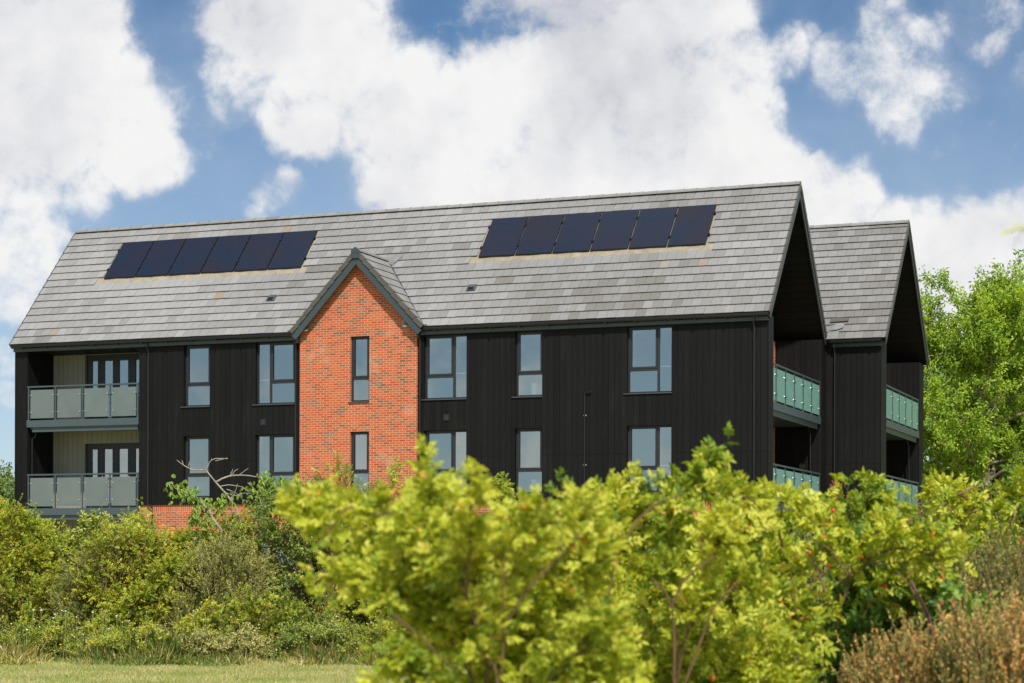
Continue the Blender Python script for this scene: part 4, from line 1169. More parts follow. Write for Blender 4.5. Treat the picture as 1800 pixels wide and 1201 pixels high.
# ================================================================== HEDGE ALONG THE FIELD EDGE (about 36 m away)
G = 'shrubs of the hedge along the field edge'
HR = dict(kind='rose', leaf=(.034, .020), mat='hedge_rose_leaf', bark='rose_cane', hipmat='hip_orange', hipr=.014)
shrub('rose_bush', 'yellow green wild rose bush with orange hips at the left edge of the hedge', 'shrub', [(-90, 880), (0, 868), (40, 885), (75, 905), (110, 925), (150, 990), (175, 1060)], 37.2, .8, 1160, n_end=150, n_twig=3400, group=G, per=4, hipn=170, twig_len=.3, tintb=.62, arch=.2, **HR)
shrub('leafy_shrub', 'upright leafy shrub with pink tinged stems below the lower left balcony', 'shrub', [(85, 960), (120, 925), (150, 910), (178, 892), (200, 915), (235, 940), (260, 960)], 37.6, .5, 1120, 'simple', 90, 900, G, leaf=(.075, .038), per=9, mat='hawthorn_leaf', bark='purple_cane', twig_len=.32, up=1.3, tintb=.65, base_spread=.4, follow=.4)
shrub('rose_bush', 'spindly wild rose beside the black drainpipe and brick wall', 'shrub', [(190, 935), (215, 905), (240, 885), (262, 915), (290, 945), (330, 965), (350, 990)], 37.4, .5, 1110, n_end=80, n_twig=900, group=G, per=3, hipn=60, twig_len=.3, tintb=.58, follow=.4, **HR)
BR = dict(kind='needle', mat='broom_leaf', leaf=(.05, .010), per=26, twig_len=.40, bark='broom_stem', up=.75, twig_r=.003, tintb=.48)
shrub('broom_bush', 'grey green broom bush leaning left, between two rose bushes', 'shrub', [(95, 1040), (130, 985), (170, 945), (215, 930), (260, 935), (300, 950), (335, 970)], 36.7, .6, 1130, n_end=190, n_twig=3000, group=G, **BR)
shrub('rose_bush', 'low wild rose dotted with many orange hips in the middle of the left hedge', 'shrub', [(150, 1100), (195, 1060), (235, 1030), (270, 1000), (310, 975), (340, 970), (365, 1020)], 36.2, .5, 1145, n_end=120, n_twig=2300, group=G, per=4, hipn=260, twig_len=.26, tintb=.55, **HR)
shrub('broom_bush', 'brown tinged broom bush beside the dark green hawthorn', 'shrub', [(285, 1080), (315, 1000), (345, 955), (385, 945), (430, 948), (470, 975), (490, 1040)], 36.3, .6, 1150, n_end=230, n_twig=3600, group=G, kind='needle', mat='broom_leaf', leaf=(.05, .010), per=26, twig_len=.42, bark='broom_stem', up=.7, twig_r=.003, tintb=.58)
shrub('hawthorn_bush', 'tall dense dark green hawthorn in front of the brick gable', 'shrub', [(395, 905), (430, 860), (470, 850), (520, 840), (560, 832), (610, 852), (650, 880), (700, 905), (740, 960), (770, 1060)], 37.0, 1.1, 1160, 'simple', 280, 6500, G, leaf=(.042, .034), per=13, mat='hawthorn_leaf', twig_len=.30, tintb=.45, tints=.2, follow=.2)
shrub('rose_bush', 'thin green wild rose sprays rising before the narrow brick wall windows', 'shrub', [(540, 880), (575, 825), (605, 790), (625, 840), (665, 835), (700, 790), (728, 850), (760, 880)], 36.6, .4, 960, n_end=26, n_twig=240, group=G, per=4, hipn=10, twig_len=.30, tintb=.62, follow=.8, **HR)
shrub('rose_bush', 'wild rose bush with yellowing leaves at the foot of the hedge near the lawn', 'shrub', [(560, 1080), (600, 1010), (650, 985), (700, 975), (760, 970), (820, 990), (870, 1010)], 36.0, .6, 1155, n_end=130, n_twig=2000, group=G, per=4, hipn=60, twig_len=.26, tintb=.5, **HR)
shrub('hawthorn_bush', 'small olive hawthorn at the lawn edge under the tall hawthorn', 'shrub', [(450, 1140), (490, 1100), (560, 1075), (620, 1085), (680, 1110), (740, 1130)], 35.6, .35, 1170, 'simple', 90, 1300, G, leaf=(.034, .024), per=10, mat='hawthorn_leaf', twig_len=.22, tintb=.6)
shrub('sapling', 'slender leafy rose sapling standing left of the single ground window', 'shrub', [(862, 850), (870, 832), (885, 835), (900, 870), (925, 905)], 33.0, .22, 1010, n_end=22, n_twig=230, group=None, per=5, hipn=14, twig_len=.20, tintb=.5, follow=.45, base_spread=.2, kind='rose', leaf=(.034, .020), mat='hedge_rose_leaf', bark='rose_cane', hipmat='hip_orange', hipr=.012)
for (lab, a, b, y0, Y) in (('mixed hawthorn hedge bush behind the blurred rose, below the black cladding', 740, 1010, 912, 36.5), ('mixed hawthorn hedge bush right of the sapling, below the wide window', 960, 1260, 905, 35.8),
                           ('mixed hawthorn hedge bush under the front balcony corner', 1210, 1480, 895, 34.5),
                           ('mixed hawthorn hedge bush below the black rear wing wall', 1440, 1680, 900, 31.0), ('mixed hawthorn hedge bush at the foot of the bright ash tree', 1640, 1880, 890, 31.5), ('mixed hawthorn hedge bush running out of the right side', 1840, 2080, 890, 32.0)):
    w = b - a
    shrub('hedge_bush', lab, 'shrub', [(a, y0 + 60), (a + w * .2, y0 + 8), (a + w * .45, y0 + 14), (a + w * .7, y0), (a + w * .9, y0 + 20), (b, y0 + 70)], Y, .8, 1120, 'simple', 120, 2200, G, leaf=(.045, .03), per=10, mat='hawthorn_leaf', twig_len=.3, tintb=.6)

for (lab, a, b, y0, Y, mt, tb) in (('low green weedy clump at the lawn edge, far left', -60, 170, 1085, 34.6, 'hedge_rose_leaf', .45), ('low yellowish weedy clump at the lawn edge below the orange hipped rose', 140, 330, 1095, 34.3, 'hedge_rose_leaf', .62),
                                   ('low olive weedy clump at the lawn edge below the brown broom', 300, 500, 1100, 34.3, 'broom_leaf', .62), ('low dark leafy clump at the lawn edge under the tall hawthorn', 470, 640, 1085, 34.3, 'hawthorn_leaf', .5), ('low yellow green clump at the lawn edge beside the blurred rose', 610, 780, 1075, 34.2, 'hedge_rose_leaf', .6)):
    w = b - a
    shrub('weedy_clump', lab, 'plant', [(a, y0 + 50), (a + w * .25, y0 + 12), (a + w * .5, y0 + 22), (a + w * .75, y0), (b, y0 + 50)], Y, .35, 1162, 'simple', 70, 1300, 'low weedy clumps at the foot of the hedge', leaf=(.045, .018), per=9, mat=mt, bark='broom_stem', twig_len=.24, tintb=tb, tints=.26, up=.9, hipn=30, hipmat='flower_white', hipr=.012, hipname='seed_heads', stem_r=.005)
shrub('rose_bush', 'wild rose with orange hips rising between the two broom bushes', 'shrub', [(235, 1010), (280, 945), (325, 925), (352, 928), (380, 950), (400, 1010)], 36.8, .4, 1110, n_end=70, n_twig=1000, group=G, per=4, hipn=60, twig_len=.26, tintb=.58, **HR)
shrub('rose_bush', 'loose yellow green wild rose spreading over the left broom bush', 'shrub', [(120, 985), (165, 925), (215, 905), (262, 915), (300, 945), (320, 1000)], 36.3, .3, 1060, n_end=60, n_twig=620, group=G, per=4, hipn=70, twig_len=.30, tintb=.66, **HR)
shrub('rose_bush', 'loose wild rose leaning over the right broom bush toward the hawthorn', 'shrub', [(330, 960), (380, 915), (430, 900), (470, 920), (500, 985)], 36.9, .3, 1060, n_end=60, n_twig=760, group=G, per=4, hipn=50, twig_len=.30, tintb=.60, **HR)
shrub('rose_bush', 'low spreading wild rose full of orange hips above the weedy lawn edge', 'shrub', [(300, 1110), (350, 1060), (420, 1040), (480, 1035), (540, 1060), (580, 1110)], 35.3, .4, 1150, n_end=80, n_twig=900, group=G, per=4, hipn=120, twig_len=.26, tintb=.52, **HR)
# ---- wild cherry with dead branches standing out of the hedge
ch = empty('cherry_tree', tuple(at(425, 1000, 36.9) * np.array([1, 1, 0]))); tag(ch, 'young cherry with bare grey branches and drooping leaves, in front of the black cladding', 'tree')
o0 = np.array(ch.location)


def poly_tubes(name, mat, parent, lines, off, sides=6):
    K = 8; Cs, Rs = [], []
    for pts, r0, r1 in lines:
        pts = np.array(pts, float); d = np.r_[0, np.cumsum(np.linalg.norm(np.diff(pts, axis=0), axis=1))]; t = np.linspace(0, d[-1], K)
        Cs.append(np.stack([np.interp(t, d, pts[:, k]) for k in range(3)], 1)); Rs.append(np.linspace(r0, r1, K))
    return tubes(name, mat, parent, np.array(Cs) - off, np.array(Rs), sides)


def L_(pts, Y, dy=0.0): return [at(x, y, Y + dy * i) for i, (x, y) in enumerate(pts)]


dead = [(L_([(440, 1010), (428, 935), (415, 895), (396, 868), (379, 850), (368, 835), (361, 828)], 36.9), .035, .012),
        (L_([(361, 828), (340, 829), (325, 822), (310, 811)], 36.9, .06), .016, .006), (L_([(322, 820), (320, 813), (319, 811)], 36.9), .008, .005),
        (L_([(331, 822), (332, 815), (334, 811)], 36.9), .008, .005), (L_([(358, 828), (355, 817), (354, 811)], 36.9, -.05), .010, .005), (L_([(362, 828), (368, 814), (375, 808), (400, 808)], 36.9, -.04), .014, .006),
        (L_([(378, 812), (388, 810), (399, 807)], 36.9), .008, .005), (L_([(372, 812), (371, 808)], 36.9), .008, .006),
        (L_([(380, 849), (392, 842), (405, 838), (420, 837), (440, 838), (460, 842)], 36.9, .05), .020, .008), (L_([(406, 838), (412, 830), (418, 826)], 36.9), .009, .005), (L_([(404, 837), (408, 829), (409, 826)], 36.9), .009, .005),
        (L_([(420, 837), (430, 829), (436, 825)], 36.9), .009, .005), (L_([(386, 857), (400, 854), (425, 857), (438, 868)], 36.9, .06), .010, .005), (L_([(398, 862), (415, 868), (424, 880), (440, 884)], 36.9, .06), .010, .004),
        (L_([(395, 868), (412, 874), (430, 868), (442, 870)], 36.9, -.05), .010, .004), (L_([(408, 880), (415, 860), (417, 852)], 36.9), .008, .004)]
live = [(L_([(430, 1005), (405, 955), (387, 931), (375, 915), (366, 897)], 36.6), .036, .020), (L_([(366, 897), (350, 885), (338, 873), (322, 866), (308, 862), (300, 850)], 36.6, -.05), .022, .007),
        (L_([(366, 897), (355, 890), (345, 878), (332, 868), (320, 862)], 36.7, .05), .018, .006), (L_([(370, 900), (380, 893), (392, 885), (398, 880)], 36.6), .012, .005), (L_([(380, 917), (362, 915), (345, 917), (338, 912)], 36.6, -.04), .012, .005),
        (L_([(440, 1000), (452, 930), (462, 900), (455, 870), (435, 850)], 37.0), .04, .007), (L_([(462, 900), (478, 880), (490, 868), (505, 862)], 37.0, .05), .016, .006), (L_([(452, 905), (462, 880), (466, 850), (462, 835)], 37.0, .05), .016, .006),
        (L_([(462, 862), (472, 852), (490, 850)], 37.1), .01, .005)]
poly_tubes('dead_branches', 'dead_bark', ch, dead, o0); poly_tubes('branches', 'dead_bark', ch, live, o0)
Ps = []
for pts, r0, r1 in live[1:]:
    pts = np.array(pts) - o0; kk = 46
    t = nrg.uniform(.1, 1, kk) * (len(pts) - 1); a = np.minimum(t.astype(int), len(pts) - 2); f = (t - a)[:, None]
    q = pts[a] * (1 - f) + pts[a + 1] * f + nrg.normal(0, .09, (kk, 3)); Ps.append(np.repeat(q, 3, axis=0))
P = np.concatenate(Ps); k = len(P); A = unit(rand_dir(k) * .55 + np.array([0, -.1, -.8])); N = unit(rand_dir(k) * .7 + np.array([0.1, -1, .35]))
ti = .55 + nrg.normal(0, .15, k); ti[nrg.random(k) < .02] = 1.0; red = np.linalg.norm(P - (at(395, 878, 36.9) - o0), axis=1) < .13; ti[red] = .98
ti = np.where(red, .98, np.minimum(ti, .9))
leaves('foliage', 'cherry_leaf', ch, P, A, N, nrg.uniform(.07, .12, k), nrg.uniform(.035, .055, k), ti, True, droop=.2, cap=False)

# ================================================================== TREES


def tree(name, label, x, Y, h, rad, mat, bark, nleaf, tuft=.12, z0=.2, seed=1, group=None, lean=0, tintb=.5, tr=.22, nlimb=40, lw=.45, squash=1.0, tip=.55):
    r = empty(name, (x, Y, 0)); tag(r, label, 'tree', group)
    K = 10; t = np.linspace(0, 1, K)
    trunk = np.stack([lean * t + .25 * np.sin(t * 4 + seed), .2 * np.sin(t * 3 + seed), h * .93 * t], 1)[None]
    tubes('trunk', bark, r, trunk, np.linspace(tr, tr * .12, K)[None], 9)
    tt = nrg.uniform(z0, .97, nlimb); P0, _ = sample_mesh(trunk, np.zeros(nlimb, int), tt)
    az = nrg.uniform(0, 2 * np.pi, nlimb)
    prof = np.sin(np.clip((tt - z0 * .6) / (1 - z0 * .6), 0, 1) * np.pi * .82 + .35) ** .8
    ln = rad * np.clip(prof, .12, 1) * nrg.uniform(.65, 1.15, nlimb)
    D = np.stack([np.cos(az), np.sin(az) * squash, nrg.uniform(.25, .9, nlimb)], 1)
    E = P0 + D * ln[:, None]; M = P0 + D * (ln * .5)[:, None] + np.array([0, 0, -.1]) * ln[:, None]
    Lm = wob(bez(P0, M, E, 8), rad * .02)
    tubes('limbs', bark, r, Lm, np.linspace(1, .15, 8)[None] * (tr * .32) * (ln / rad)[:, None], 5)
    nb = nlimb * 16; i = nrg.integers(0, nlimb, nb); tb = nrg.uniform(.25, 1, nb); p, d = sample_mesh(Lm, i, tb)
    bl = rad * .30 * nrg.uniform(.5, 1.2, nb); dr = unit(d * .5 + rand_dir(nb) * .8 + np.array([0, 0, .35])); e = p + dr * bl[:, None]
    Bt = wob(bez(p, (p + e) / 2 + nrg.normal(0, .08, (nb, 3)), e, 5), rad * .012)
    tubes('branches', bark, r, Bt, np.linspace(1, .3, 5)[None] * np.full((nb, 1), tr * .055), 4)
    cl = nrg.normal(0, .12, nb)
    per = nleaf // nb
    li = np.repeat(np.arange(nb), per); k = len(li); lt = nrg.uniform(.25, 1.06, k); P, Dd = sample_mesh(Bt, li, np.minimum(lt, 1.0))
    P = P + nrg.normal(0, .10, (k, 3)) * rad / 4.0
    A = unit(Dd * .4 + rand_dir(k) * .8 + np.array([0, 0, -.25])); N = unit(NUP * .8 + rand_dir(k) * .8)
    leaves('crown', mat, r, P, A, N, tuft * nrg.uniform(.6, 1.3, k), tuft * lw * nrg.uniform(.7, 1.2, k), tintb + cl[li] + nrg.normal(0, .17, k), droop=.25)
    return r


GT = 'trees behind the right end of the building'
tree('ash_tree', 'bright green ash tree nearest the rear gable, with its forked trunk showing', 19.5, 82.5, 13.3, 4.8, 'ash_leaf', 'ash_bark', 90000, .17, .10, 1, GT, tintb=.60, nlimb=70, tr=.30, squash=.8)
tree('ash_tree', 'taller bright green tree cut off by the right edge', 25.0, 87.0, 15.2, 5.3, 'ash_leaf', 'ash_bark', 85000, .18, .08, 5, GT, tintb=.54, nlimb=70, tr=.30)
tree('oak_tree', 'darker green tree half hidden behind the two bright ash trees', 22.5, 96.0, 12.2, 6.0, 'dark_tree_leaf', 'bark', 60000, .24, .08, 3, GT, tintb=.55, nlimb=56)
tree('oak_tree', 'low dark bushy tree filling the gap under the ash crowns', 22.8, 90.0, 7.0, 5.4, 'dark_tree_leaf', 'bark', 50000, .19, .05, 8, GT, tintb=.5, nlimb=50)
GL = 'distant trees left of the building'
tree('distant_tree', 'distant pale green tree, the higher one left of the corner post', -32.6, 128.0, 7.6, 3.4, 'far_leaf', 'bark', 14000, .3, .08, 2, GL, tintb=.6, nlimb=40)
tree('distant_tree', 'distant bushy green tree touching the left edge of the photo', -30.6, 116.0, 5.8, 3.2, 'far_leaf', 'bark', 14000, .28, .08, 6, GL, tintb=.45, nlimb=40)

# ================================================================== MIDDLE DISTANCE, RIGHT
GM = 'low scrub between the near roses and the building'
for (lab, sil, Y, tb, hn, hm) in (
        ('fine leaved scrub patch dotted with red berries below the first side balcony', [(1280, 925), (1340, 900), (1400, 885), (1470, 880), (1530, 892), (1570, 920)], 20.0, .5, 500, 'hip_red'),
        ('grey green scrub patch with red seed clusters under the rear gable', [(1520, 900), (1570, 885), (1620, 882), (1680, 880), (1740, 895), (1790, 925)], 17.5, .45, 500, 'hip_red'),
        ('scrub patch with rusty seed heads at the right edge', [(1680, 935), (1730, 915), (1780, 900), (1830, 905), (1880, 930)], 15.0, .55, 420, 'berry_brown'),
        ('scrub patch of small pale leaves seen between two near rose bushes', [(1080, 950), (1140, 915), (1210, 905), (1280, 910), (1340, 940)], 19.0, .55, 200, 'hip_red')):
    shrub('scrub', lab, 'shrub', sil, Y, 1.6, 1110, 'simple', 160, 3400, GM, leaf=(.030, .014), per=11, mat='scrub_leaf', twig_len=.22, tintb=tb, tints=.26, up=1.0, hipn=hn, hipmat=hm, hipr=.008, hipname='berries', zmin=.3, follow=.3)
# rusty low heath in the right corner: a few separate clumps
GH = 'rusty brown heath clumps in the lower right corner'
for (lab, sil, Y, dY, tb) in (
        ('rusty heath clump at the bottom edge right of the near rose', [(1430, 1215), (1500, 1140), (1570, 1100), (1640, 1085), (1700, 1100)], 8.0, .5, .50),
        ('rusty orange heath clump in the bottom right corner', [(1620, 1140), (1680, 1080), (1750, 1050), (1820, 1040), (1880, 1060)], 7.4, .5, .54),
        ('green and rust heath clump behind, reaching up along the right edge', [(1560, 1090), (1620, 1040), (1690, 965), (1750, 920), (1810, 900), (1880, 920)], 10.5, .8, .36),
        ('dull green heath clump left of the rusty ones, under the bramble', [(1480, 1120), (1540, 1080), (1600, 1050), (1660, 1030), (1710, 1060)], 9.6, .6, .44)):
    shrub('heath_clump', lab, 'shrub', sil, Y, dY, 1330, 'needle', 190, 4200, GH, leaf=(.012, .007), per=34, mat='heath_leaf', twig_len=.15, tintb=tb, tints=.26, up=1.5, bark='heath_stem', stem_r=.004, twig_r=.0012, zmin=.5, follow=.25, tmin=.4, arch=.1)

# ================================================================== NEAR ROSES
RK = dict(kind='rose', mat='rose_leaf', bark='rose_cane', oval=True, group='wild rose bushes in the foreground')


def canes(root, lines, r0, r1, mat='rose_cane'):
    o_ = np.array(root.location)
    for pts, Y in lines: poly_tubes('cane', mat, root, [(L_(pts, Y), r0, r1)], o_, 7)


F1 = [[(840, 1240), (818, 1100), (795, 960), (778, 870), (770, 800)], [(818, 1100), (780, 960), (752, 880), (742, 835)], [(818, 1040), (822, 940), (818, 870), (842, 850)], [(840, 1240), (880, 1120), (884, 1000), (878, 925)],
      [(888, 1100), (940, 1010), (1000, 920), (1040, 862)], [(886, 1060), (920, 980), (945, 910), (975, 895)], [(900, 1240), (960, 1120), (1000, 1020), (1040, 960), (1085, 940)], [(840, 1100), (800, 1000), (745, 940), (700, 930)],
      [(880, 1240), (930, 1140), (960, 1060), (985, 990)], [(860, 1240), (850, 1130), (858, 1030), (850, 960)], [(900, 1260), (980, 1180), (1030, 1110), (1065, 1050)], [(830, 1260), (790, 1180), (760, 1110), (745, 1060)],
      [(820, 1260), (760, 1200), (725, 1160), (705, 1130)], [(900, 1260), (1000, 1210), (1060, 1170), (1100, 1130)], [(860, 1280), (860, 1220), (870, 1160), (900, 1100)], [(880, 1240), (860, 1090), (840, 990), (805, 930)],
      [(930, 1260), (940, 1180), (930, 1100), (920, 1040)], [(780, 1280), (750, 1240), (720, 1215), (690, 1195)], [(960, 1280), (1010, 1240), (1060, 1220), (1110, 1200)], [(900, 1000), (930, 930), (905, 900)]]
ra = shrub('rose_bush', 'blurred yellow green wild rose nearest the camera, its spire before the brick bay', 'shrub', [(700, 900), (1100, 900)], 5.0, .22, 1290,
      n_end=30, n_twig=560, per=5, pdrop=36, leaf=(.0195, .0105), twig_len=.090, tintb=.64, tints=.24, stem_r=.0055, twig_r=.0013, zmin=.7, hipn=7, hipmat='hip_orange', hipr=.008, up=.5, base=at(880, 1000, 5.0), paths=F1, tmin=.2, tipfrac=.25, **RK)
canes(ra, [([(880, 1240), (886, 1120), (884, 1020), (888, 975)], 4.8), ([(888, 1100), (930, 1030), (990, 975), (1020, 935)], 4.8), ([(690, 1080), (740, 1120), (800, 1180)], 4.85)], .0038, .002)
shrub('rose_bush', 'blurred rose sprays reaching left across the hawthorn hedge', 'shrub', [(500, 900), (860, 900)], 5.2, .10, 1100,
      n_end=30, n_twig=170, per=5, pdrop=16, leaf=(.0195, .0105), twig_len=.060, tintb=.66, tints=.24, stem_r=.0042, twig_r=.0012, zmin=.7, hipn=8, hipmat='hip_orange', hipr=.008, up=.3, base=at(850, 1000, 5.3), tmin=.3, tipfrac=.3,
      paths=[[(880, 1260), (850, 1080), (780, 960), (700, 915), (610, 890), (545, 868), (508, 872)], [(720, 925), (680, 900), (650, 895)], [(620, 892), (590, 905), (575, 925)], [(870, 1240), (820, 1080), (740, 1000), (660, 975), (600, 985), (565, 1012)],
             [(740, 1000), (690, 1000), (640, 1015)], [(860, 1260), (800, 1130), (750, 1060), (700, 1030), (665, 1040)]], **RK)
F2 = [[(1055, 1240), (1075, 1040), (1068, 900), (1078, 812)], [(1095, 970), (1160, 890), (1215, 850), (1235, 810), (1246, 782)], [(1085, 990), (1060, 900), (1020, 862), (985, 868)], [(1070, 960), (1110, 890), (1140, 850), (1165, 838)],
      [(1186, 1240), (1190, 1060), (1180, 930), (1185, 850)], [(1190, 1200), (1225, 1010), (1265, 915), (1295, 890), (1320, 895)], [(1150, 1000), (1120, 930), (1100, 880)], [(1230, 960), (1270, 900), (1265, 850), (1290, 835)],
      [(1186, 1100), (1150, 1010), (1100, 950), (1050, 935)], [(1190, 1150), (1240, 1060), (1290, 1010), (1330, 985)], [(1060, 1200), (1020, 1080), (1000, 1000), (970, 960)], [(1200, 940), (1215, 880), (1205, 840)]]
rb = shrub('rose_bush', 'loose soft focus wild rose whose long shoots cross the wide window', 'shrub', [(985, 930), (1330, 920)], 6.8, .3, 1120,
      n_end=30, n_twig=240, per=5, pdrop=30, leaf=(.0235, .0125), twig_len=.10, tintb=.60, tints=.24, stem_r=.006, twig_r=.0015, zmin=.6, hipn=6, hipmat='hip_orange', hipr=.008, up=.5, paths=F2, tmin=.25, tipfrac=.3, **RK)
canes(rb, [([(1052, 1240), (1058, 1130), (1075, 1020), (1080, 990)], 6.3), ([(1092, 965), (1115, 920), (1150, 885), (1200, 868)], 6.4), ([(1186, 1240), (1186, 1110), (1180, 1050), (1145, 1015)], 6.4), ([(1182, 1065), (1200, 1020), (1230, 995), (1260, 975)], 6.4), ([(1190, 1240), (1235, 1120), (1255, 1060), (1300, 1020)], 6.3)], .0052, .0025)
shrub('rose_bush', 'dense small leaved wild rose filling the middle behind the loose shoots', 'shrub',
      [(900, 1010), (980, 950), (1060, 915), (1130, 895), (1200, 900), (1280, 892), (1340, 910), (1380, 940), (1410, 1000), (1430, 1080)], 10.5, .8, 1190,
      n_end=200, n_twig=2900, per=4, leaf=(.028, .016), twig_len=.18, tintb=.58, tints=.26, stem_r=.006, twig_r=.0016, zmin=.5, follow=.25, hipn=70, hipmat='hip_orange', hipr=.008, arch=.1, up=.6, **RK)
F3 = [[(1400, 1160), (1392, 1010), (1365, 930), (1335, 885), (1298, 858)], [(1385, 980), (1395, 900), (1425, 885), (1455, 885)], [(1370, 930), (1372, 890), (1366, 858)], [(1470, 1100), (1475, 1000), (1500, 910), (1524, 850)],
      [(1480, 1010), (1535, 935), (1585, 905), (1622, 905)], [(1470, 1030), (1550, 965), (1615, 935), (1660, 950)], [(1400, 1060), (1350, 980), (1310, 930), (1280, 920)], [(1460, 1060), (1430, 980), (1440, 920), (1470, 890)],
      [(1500, 1120), (1540, 1040), (1590, 990), (1640, 975)], [(1400, 1120), (1330, 1050), (1290, 1000)], [(1450, 1180), (1430, 1090), (1400, 1040), (1350, 1030)], [(1505, 925), (1550, 895), (1565, 880)], [(1480, 1060), (1500, 1000), (1530, 960)], [(1330, 880), (1350, 865), (1340, 850)]]
rc = shrub('rose_bush', 'wild rose with red hips in front of the first side balconies', 'shrub', [(1270, 900), (1640, 960)], 8.6, .4, 1230,
      n_end=30, n_twig=250, per=4, pdrop=30, leaf=(.034, .0185), twig_len=.12, tintb=.60, tints=.24, stem_r=.007, twig_r=.0018, zmin=.6, hipn=75, hipmat='hip_red', hipr=.0075, up=.4, paths=F3, tmin=.25, tipfrac=.3, **RK)
canes(rc, [([(1402, 1100), (1395, 1030), (1390, 1005)], 8.1), ([(1490, 1010), (1460, 965), (1445, 955)], 8.1), ([(1310, 800 + 70), (1330, 885), (1345, 905)], 8.0), ([(1375, 960), (1362, 900), (1352, 870)], 8.2)], .0052, .0025)
shrub('rose_bush', 'wild rose with orange hips at the right edge before the tree trunks', 'shrub',
      [(1690, 900), (1720, 880), (1750, 862), (1785, 840), (1830, 815), (1880, 850)], 12.0, .4, 1010,
      n_end=40, n_twig=330, per=4, leaf=(.035, .022), twig_len=.20, tintb=.50, tints=.22, stem_r=.006, twig_r=.002, zmin=.9, follow=.5, hipn=30, hipmat='hip_orange', hipr=.011, arch=.12, up=.4, **RK)
shrub('rose_bush', 'arching rose shoot with a few hips just right of the rear balcony', 'shrub', [(1625, 880), (1740, 885)], 12.2, .1, 915,
      n_end=6, n_twig=60, per=4, pdrop=8, leaf=(.038, .022), twig_len=.10, tintb=.52, tints=.2, stem_r=.008, twig_r=.002, zmin=.9, hipn=12, hipmat='hip_orange', hipr=.011, up=.2, base=at(1790, 1000, 12.3), tmin=.35,
      paths=[[(1800, 1100), (1775, 960), (1730, 900), (1690, 868), (1645, 858)], [(1720, 895), (1700, 900), (1675, 915)], [(1700, 875), (1675, 862), (1655, 880)]], **RK)
shrub('rose_bush', 'low leafy rose suckers at the bottom edge under the nearest rose', 'shrub',
      [(690, 1190), (740, 1120), (800, 1080), (880, 1070), (960, 1060), (1040, 1060), (1100, 1090), (1140, 1160)], 5.7, .3, 1330,
      n_end=70, n_twig=620, per=5, leaf=(.023, .0125), twig_len=.11, tintb=.52, tints=.24, stem_r=.004, twig_r=.0013, zmin=.6, follow=.3, hipn=12, hipmat='hip_orange', hipr=.008, arch=.1, up=.6, **RK)
shrub('rose_bush', 'pale blurred low rose along the bottom edge between the two tall ones', 'shrub',
      [(1000, 1200), (1060, 1110), (1140, 1060), (1240, 1060), (1320, 1050), (1400, 1070), (1450, 1130), (1490, 1200)], 7.4, .5, 1300,
      n_end=110, n_twig=1200, per=5, leaf=(.025, .0135), twig_len=.14, tintb=.60, tints=.24, stem_r=.005, twig_r=.0015, zmin=.6, follow=.3, hipn=30, hipmat='hip_orange', hipr=.008, arch=.1, up=.6, **RK)
shrub('bramble', 'low bramble with broad green leaves and brown seed clusters under the hip rose', 'shrub',
      [(1330, 1100), (1400, 1050), (1480, 985), (1560, 950), (1620, 965), (1680, 990), (1720, 1030), (1740, 1080)], 9.2, .5, 1290, 'simple', 120, 1700, None,
      leaf=(.048, .038), per=6, mat='bramble_leaf', bark='purple_cane', twig_len=.18, tintb=.5, tints=.22, stem_r=.006, twig_r=.0016, zmin=.6, oval=True, hipn=150, hipmat='berry_brown', hipr=.009, hipname='seed_clusters')
# long bare bramble cane arching before the trees
bc = empty('bramble_cane', tuple(at(1618, 1000, 12.0) * np.array([1, 1, 0]))); tag(bc, 'bare purple bramble cane arching up in front of the tree trunks', 'cane')
ob = np.array(bc.location)
poly_tubes('cane', 'purple_cane', bc, [(L_([(1608, 1120), (1617, 945), (1630, 915), (1655, 885), (1690, 862), (1722, 849)], 12.0), .012, .005)], ob)
P = np.array(L_([(1722, 849)], 12.0)) - ob; P = np.repeat(P, 16, 0) + nrg.normal(0, .03, (16, 3))
leaves('foliage', 'scrub_leaf', bc, P, unit(rand_dir(16) + np.array([1., 0, .2])), unit(rand_dir(16) * .5 + NUP), np.full(16, .03), np.full(16, .014), np.full(16, .6))
# bare leaning canes at the top of the heath
lc = empty('bramble_cane', tuple(at(1600, 1000, 8.9) * np.array([1, 1, 0]))); tag(lc, 'two pinkish dry canes leaning over the heath beside the bramble', 'cane')
ol = np.array(lc.location)
poly_tubes('cane', 'purple_cane', lc, [(L_([(1660, 1230), (1634, 1080), (1612, 1040), (1590, 995), (1578, 975)], 8.6), .009, .004)], ol)
poly_tubes('cane', 'purple_cane', lc, [(L_([(1655, 1230), (1628, 1072), (1600, 1030), (1575, 1000)], 8.6), .007, .003)], ol)
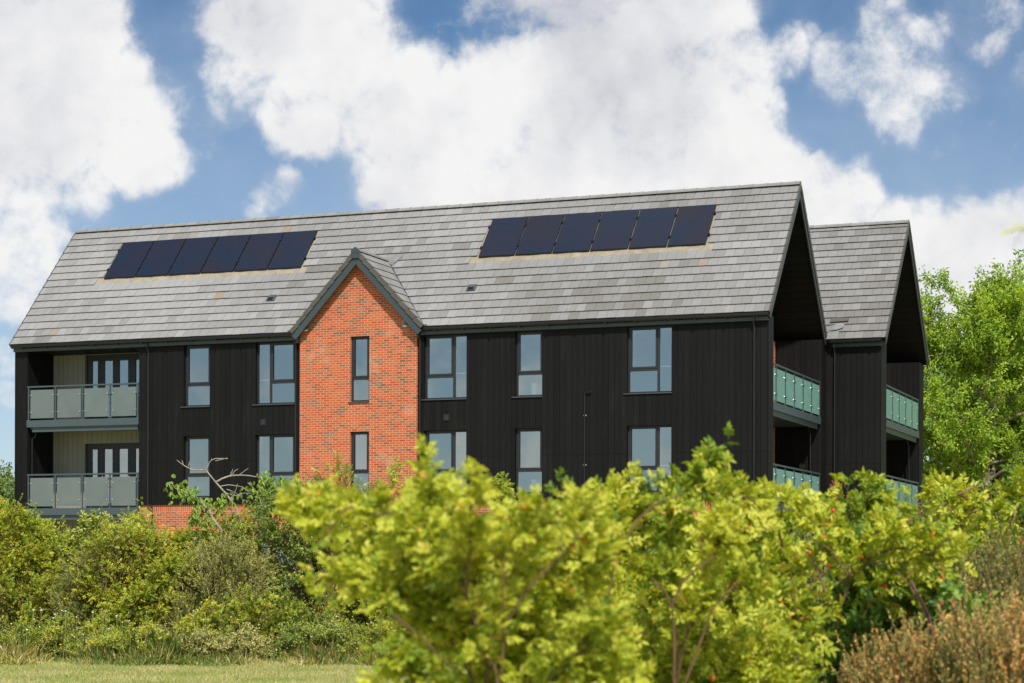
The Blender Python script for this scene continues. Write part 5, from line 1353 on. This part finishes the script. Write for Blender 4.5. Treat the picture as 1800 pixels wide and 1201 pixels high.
# dock seed head and leafy spike
for (nm, lab, x, y0, y1, Y, w, mt, mt2) in (('dock_plant', 'brown dock seed head standing before the black wing wall', 1468, 845, 950, 16.0, .05, 'berry_brown', 'bark'),):
    r = empty(nm, tuple(at(x, 1000, Y) * np.array([1, 1, 0]))); tag(r, lab, 'plant'); o_ = np.array(r.location)
    poly_tubes('stem', mt2, r, [(L_([(x + 3, y1 + 200), (x + 1, y1), (x, y0)], Y), .006, .003)], o_)
    n = 160; t = nrg.random(n) ** 1.3; q = np.array([at(x, y0 + (v * 55), Y) for v in t]) - o_ + nrg.normal(0, 1, (n, 3)) * (w * (.35 + .5 * t))[:, None] * np.array([1, 1, .5])
    hips(r, 'seed_head', mt, q, nrg.uniform(.004, .009, n))
r = empty('leafy_spike', tuple(at(1624, 1000, 24.0) * np.array([1, 1, 0]))); tag(r, 'thin upright leafy spike at the rear corner of the building', 'plant'); o_ = np.array(r.location)
poly_tubes('stem', 'bark', r, [(L_([(1625, 1100), (1624, 900), (1623, 832)], 24.0), .008, .003)], o_)
n = 420; t = nrg.random(n); q = np.array([at(1623.5, 832 + v * 75, 24.0) for v in t]) - o_; az = nrg.uniform(0, 6.28, n)
leaves('foliage', 'scrub_leaf', r, q, np.stack([np.cos(az), np.sin(az), np.full(n, .45)], 1), unit(rand_dir(n) * .3 + np.array([0, -.3, 1])), nrg.uniform(.03, .055, n) * (.6 + .6 * t), nrg.uniform(.008, .014, n), nrg.uniform(.2, .6, n))
# twig tip of a nearby overhanging branch, entering from the right
tb_ = empty('overhanging_twig', tuple(at(1830, 420, 3.4))); tag(tb_, 'blurred yellow twig tip poking in from the right edge against the clouds', 'twig'); o_ = np.array(tb_.location)
poly_tubes('stem', 'rose_leaf', tb_, [(L_([(1900, 385), (1830, 397), (1790, 400), (1765, 406)], 3.4), .0018, .0008), (L_([(1800, 400), (1783, 418), (1780, 438)], 3.4), .0008, .0004)], o_, 4)
P = np.array(L_([(1788, 400), (1775, 403), (1800, 398), (1815, 398)], 3.4)) - o_
leaves('foliage', 'rose_leaf', tb_, P, np.array([[-1, 0, -.15], [-1, 0, -.35], [-.8, 0, .3], [-.9, 0, -.4]], float), np.tile(np.array([0.1, -.5, .8]), (4, 1)), np.full(4, .022), np.full(4, .008), np.array([.95, .95, .8, .9]), True)
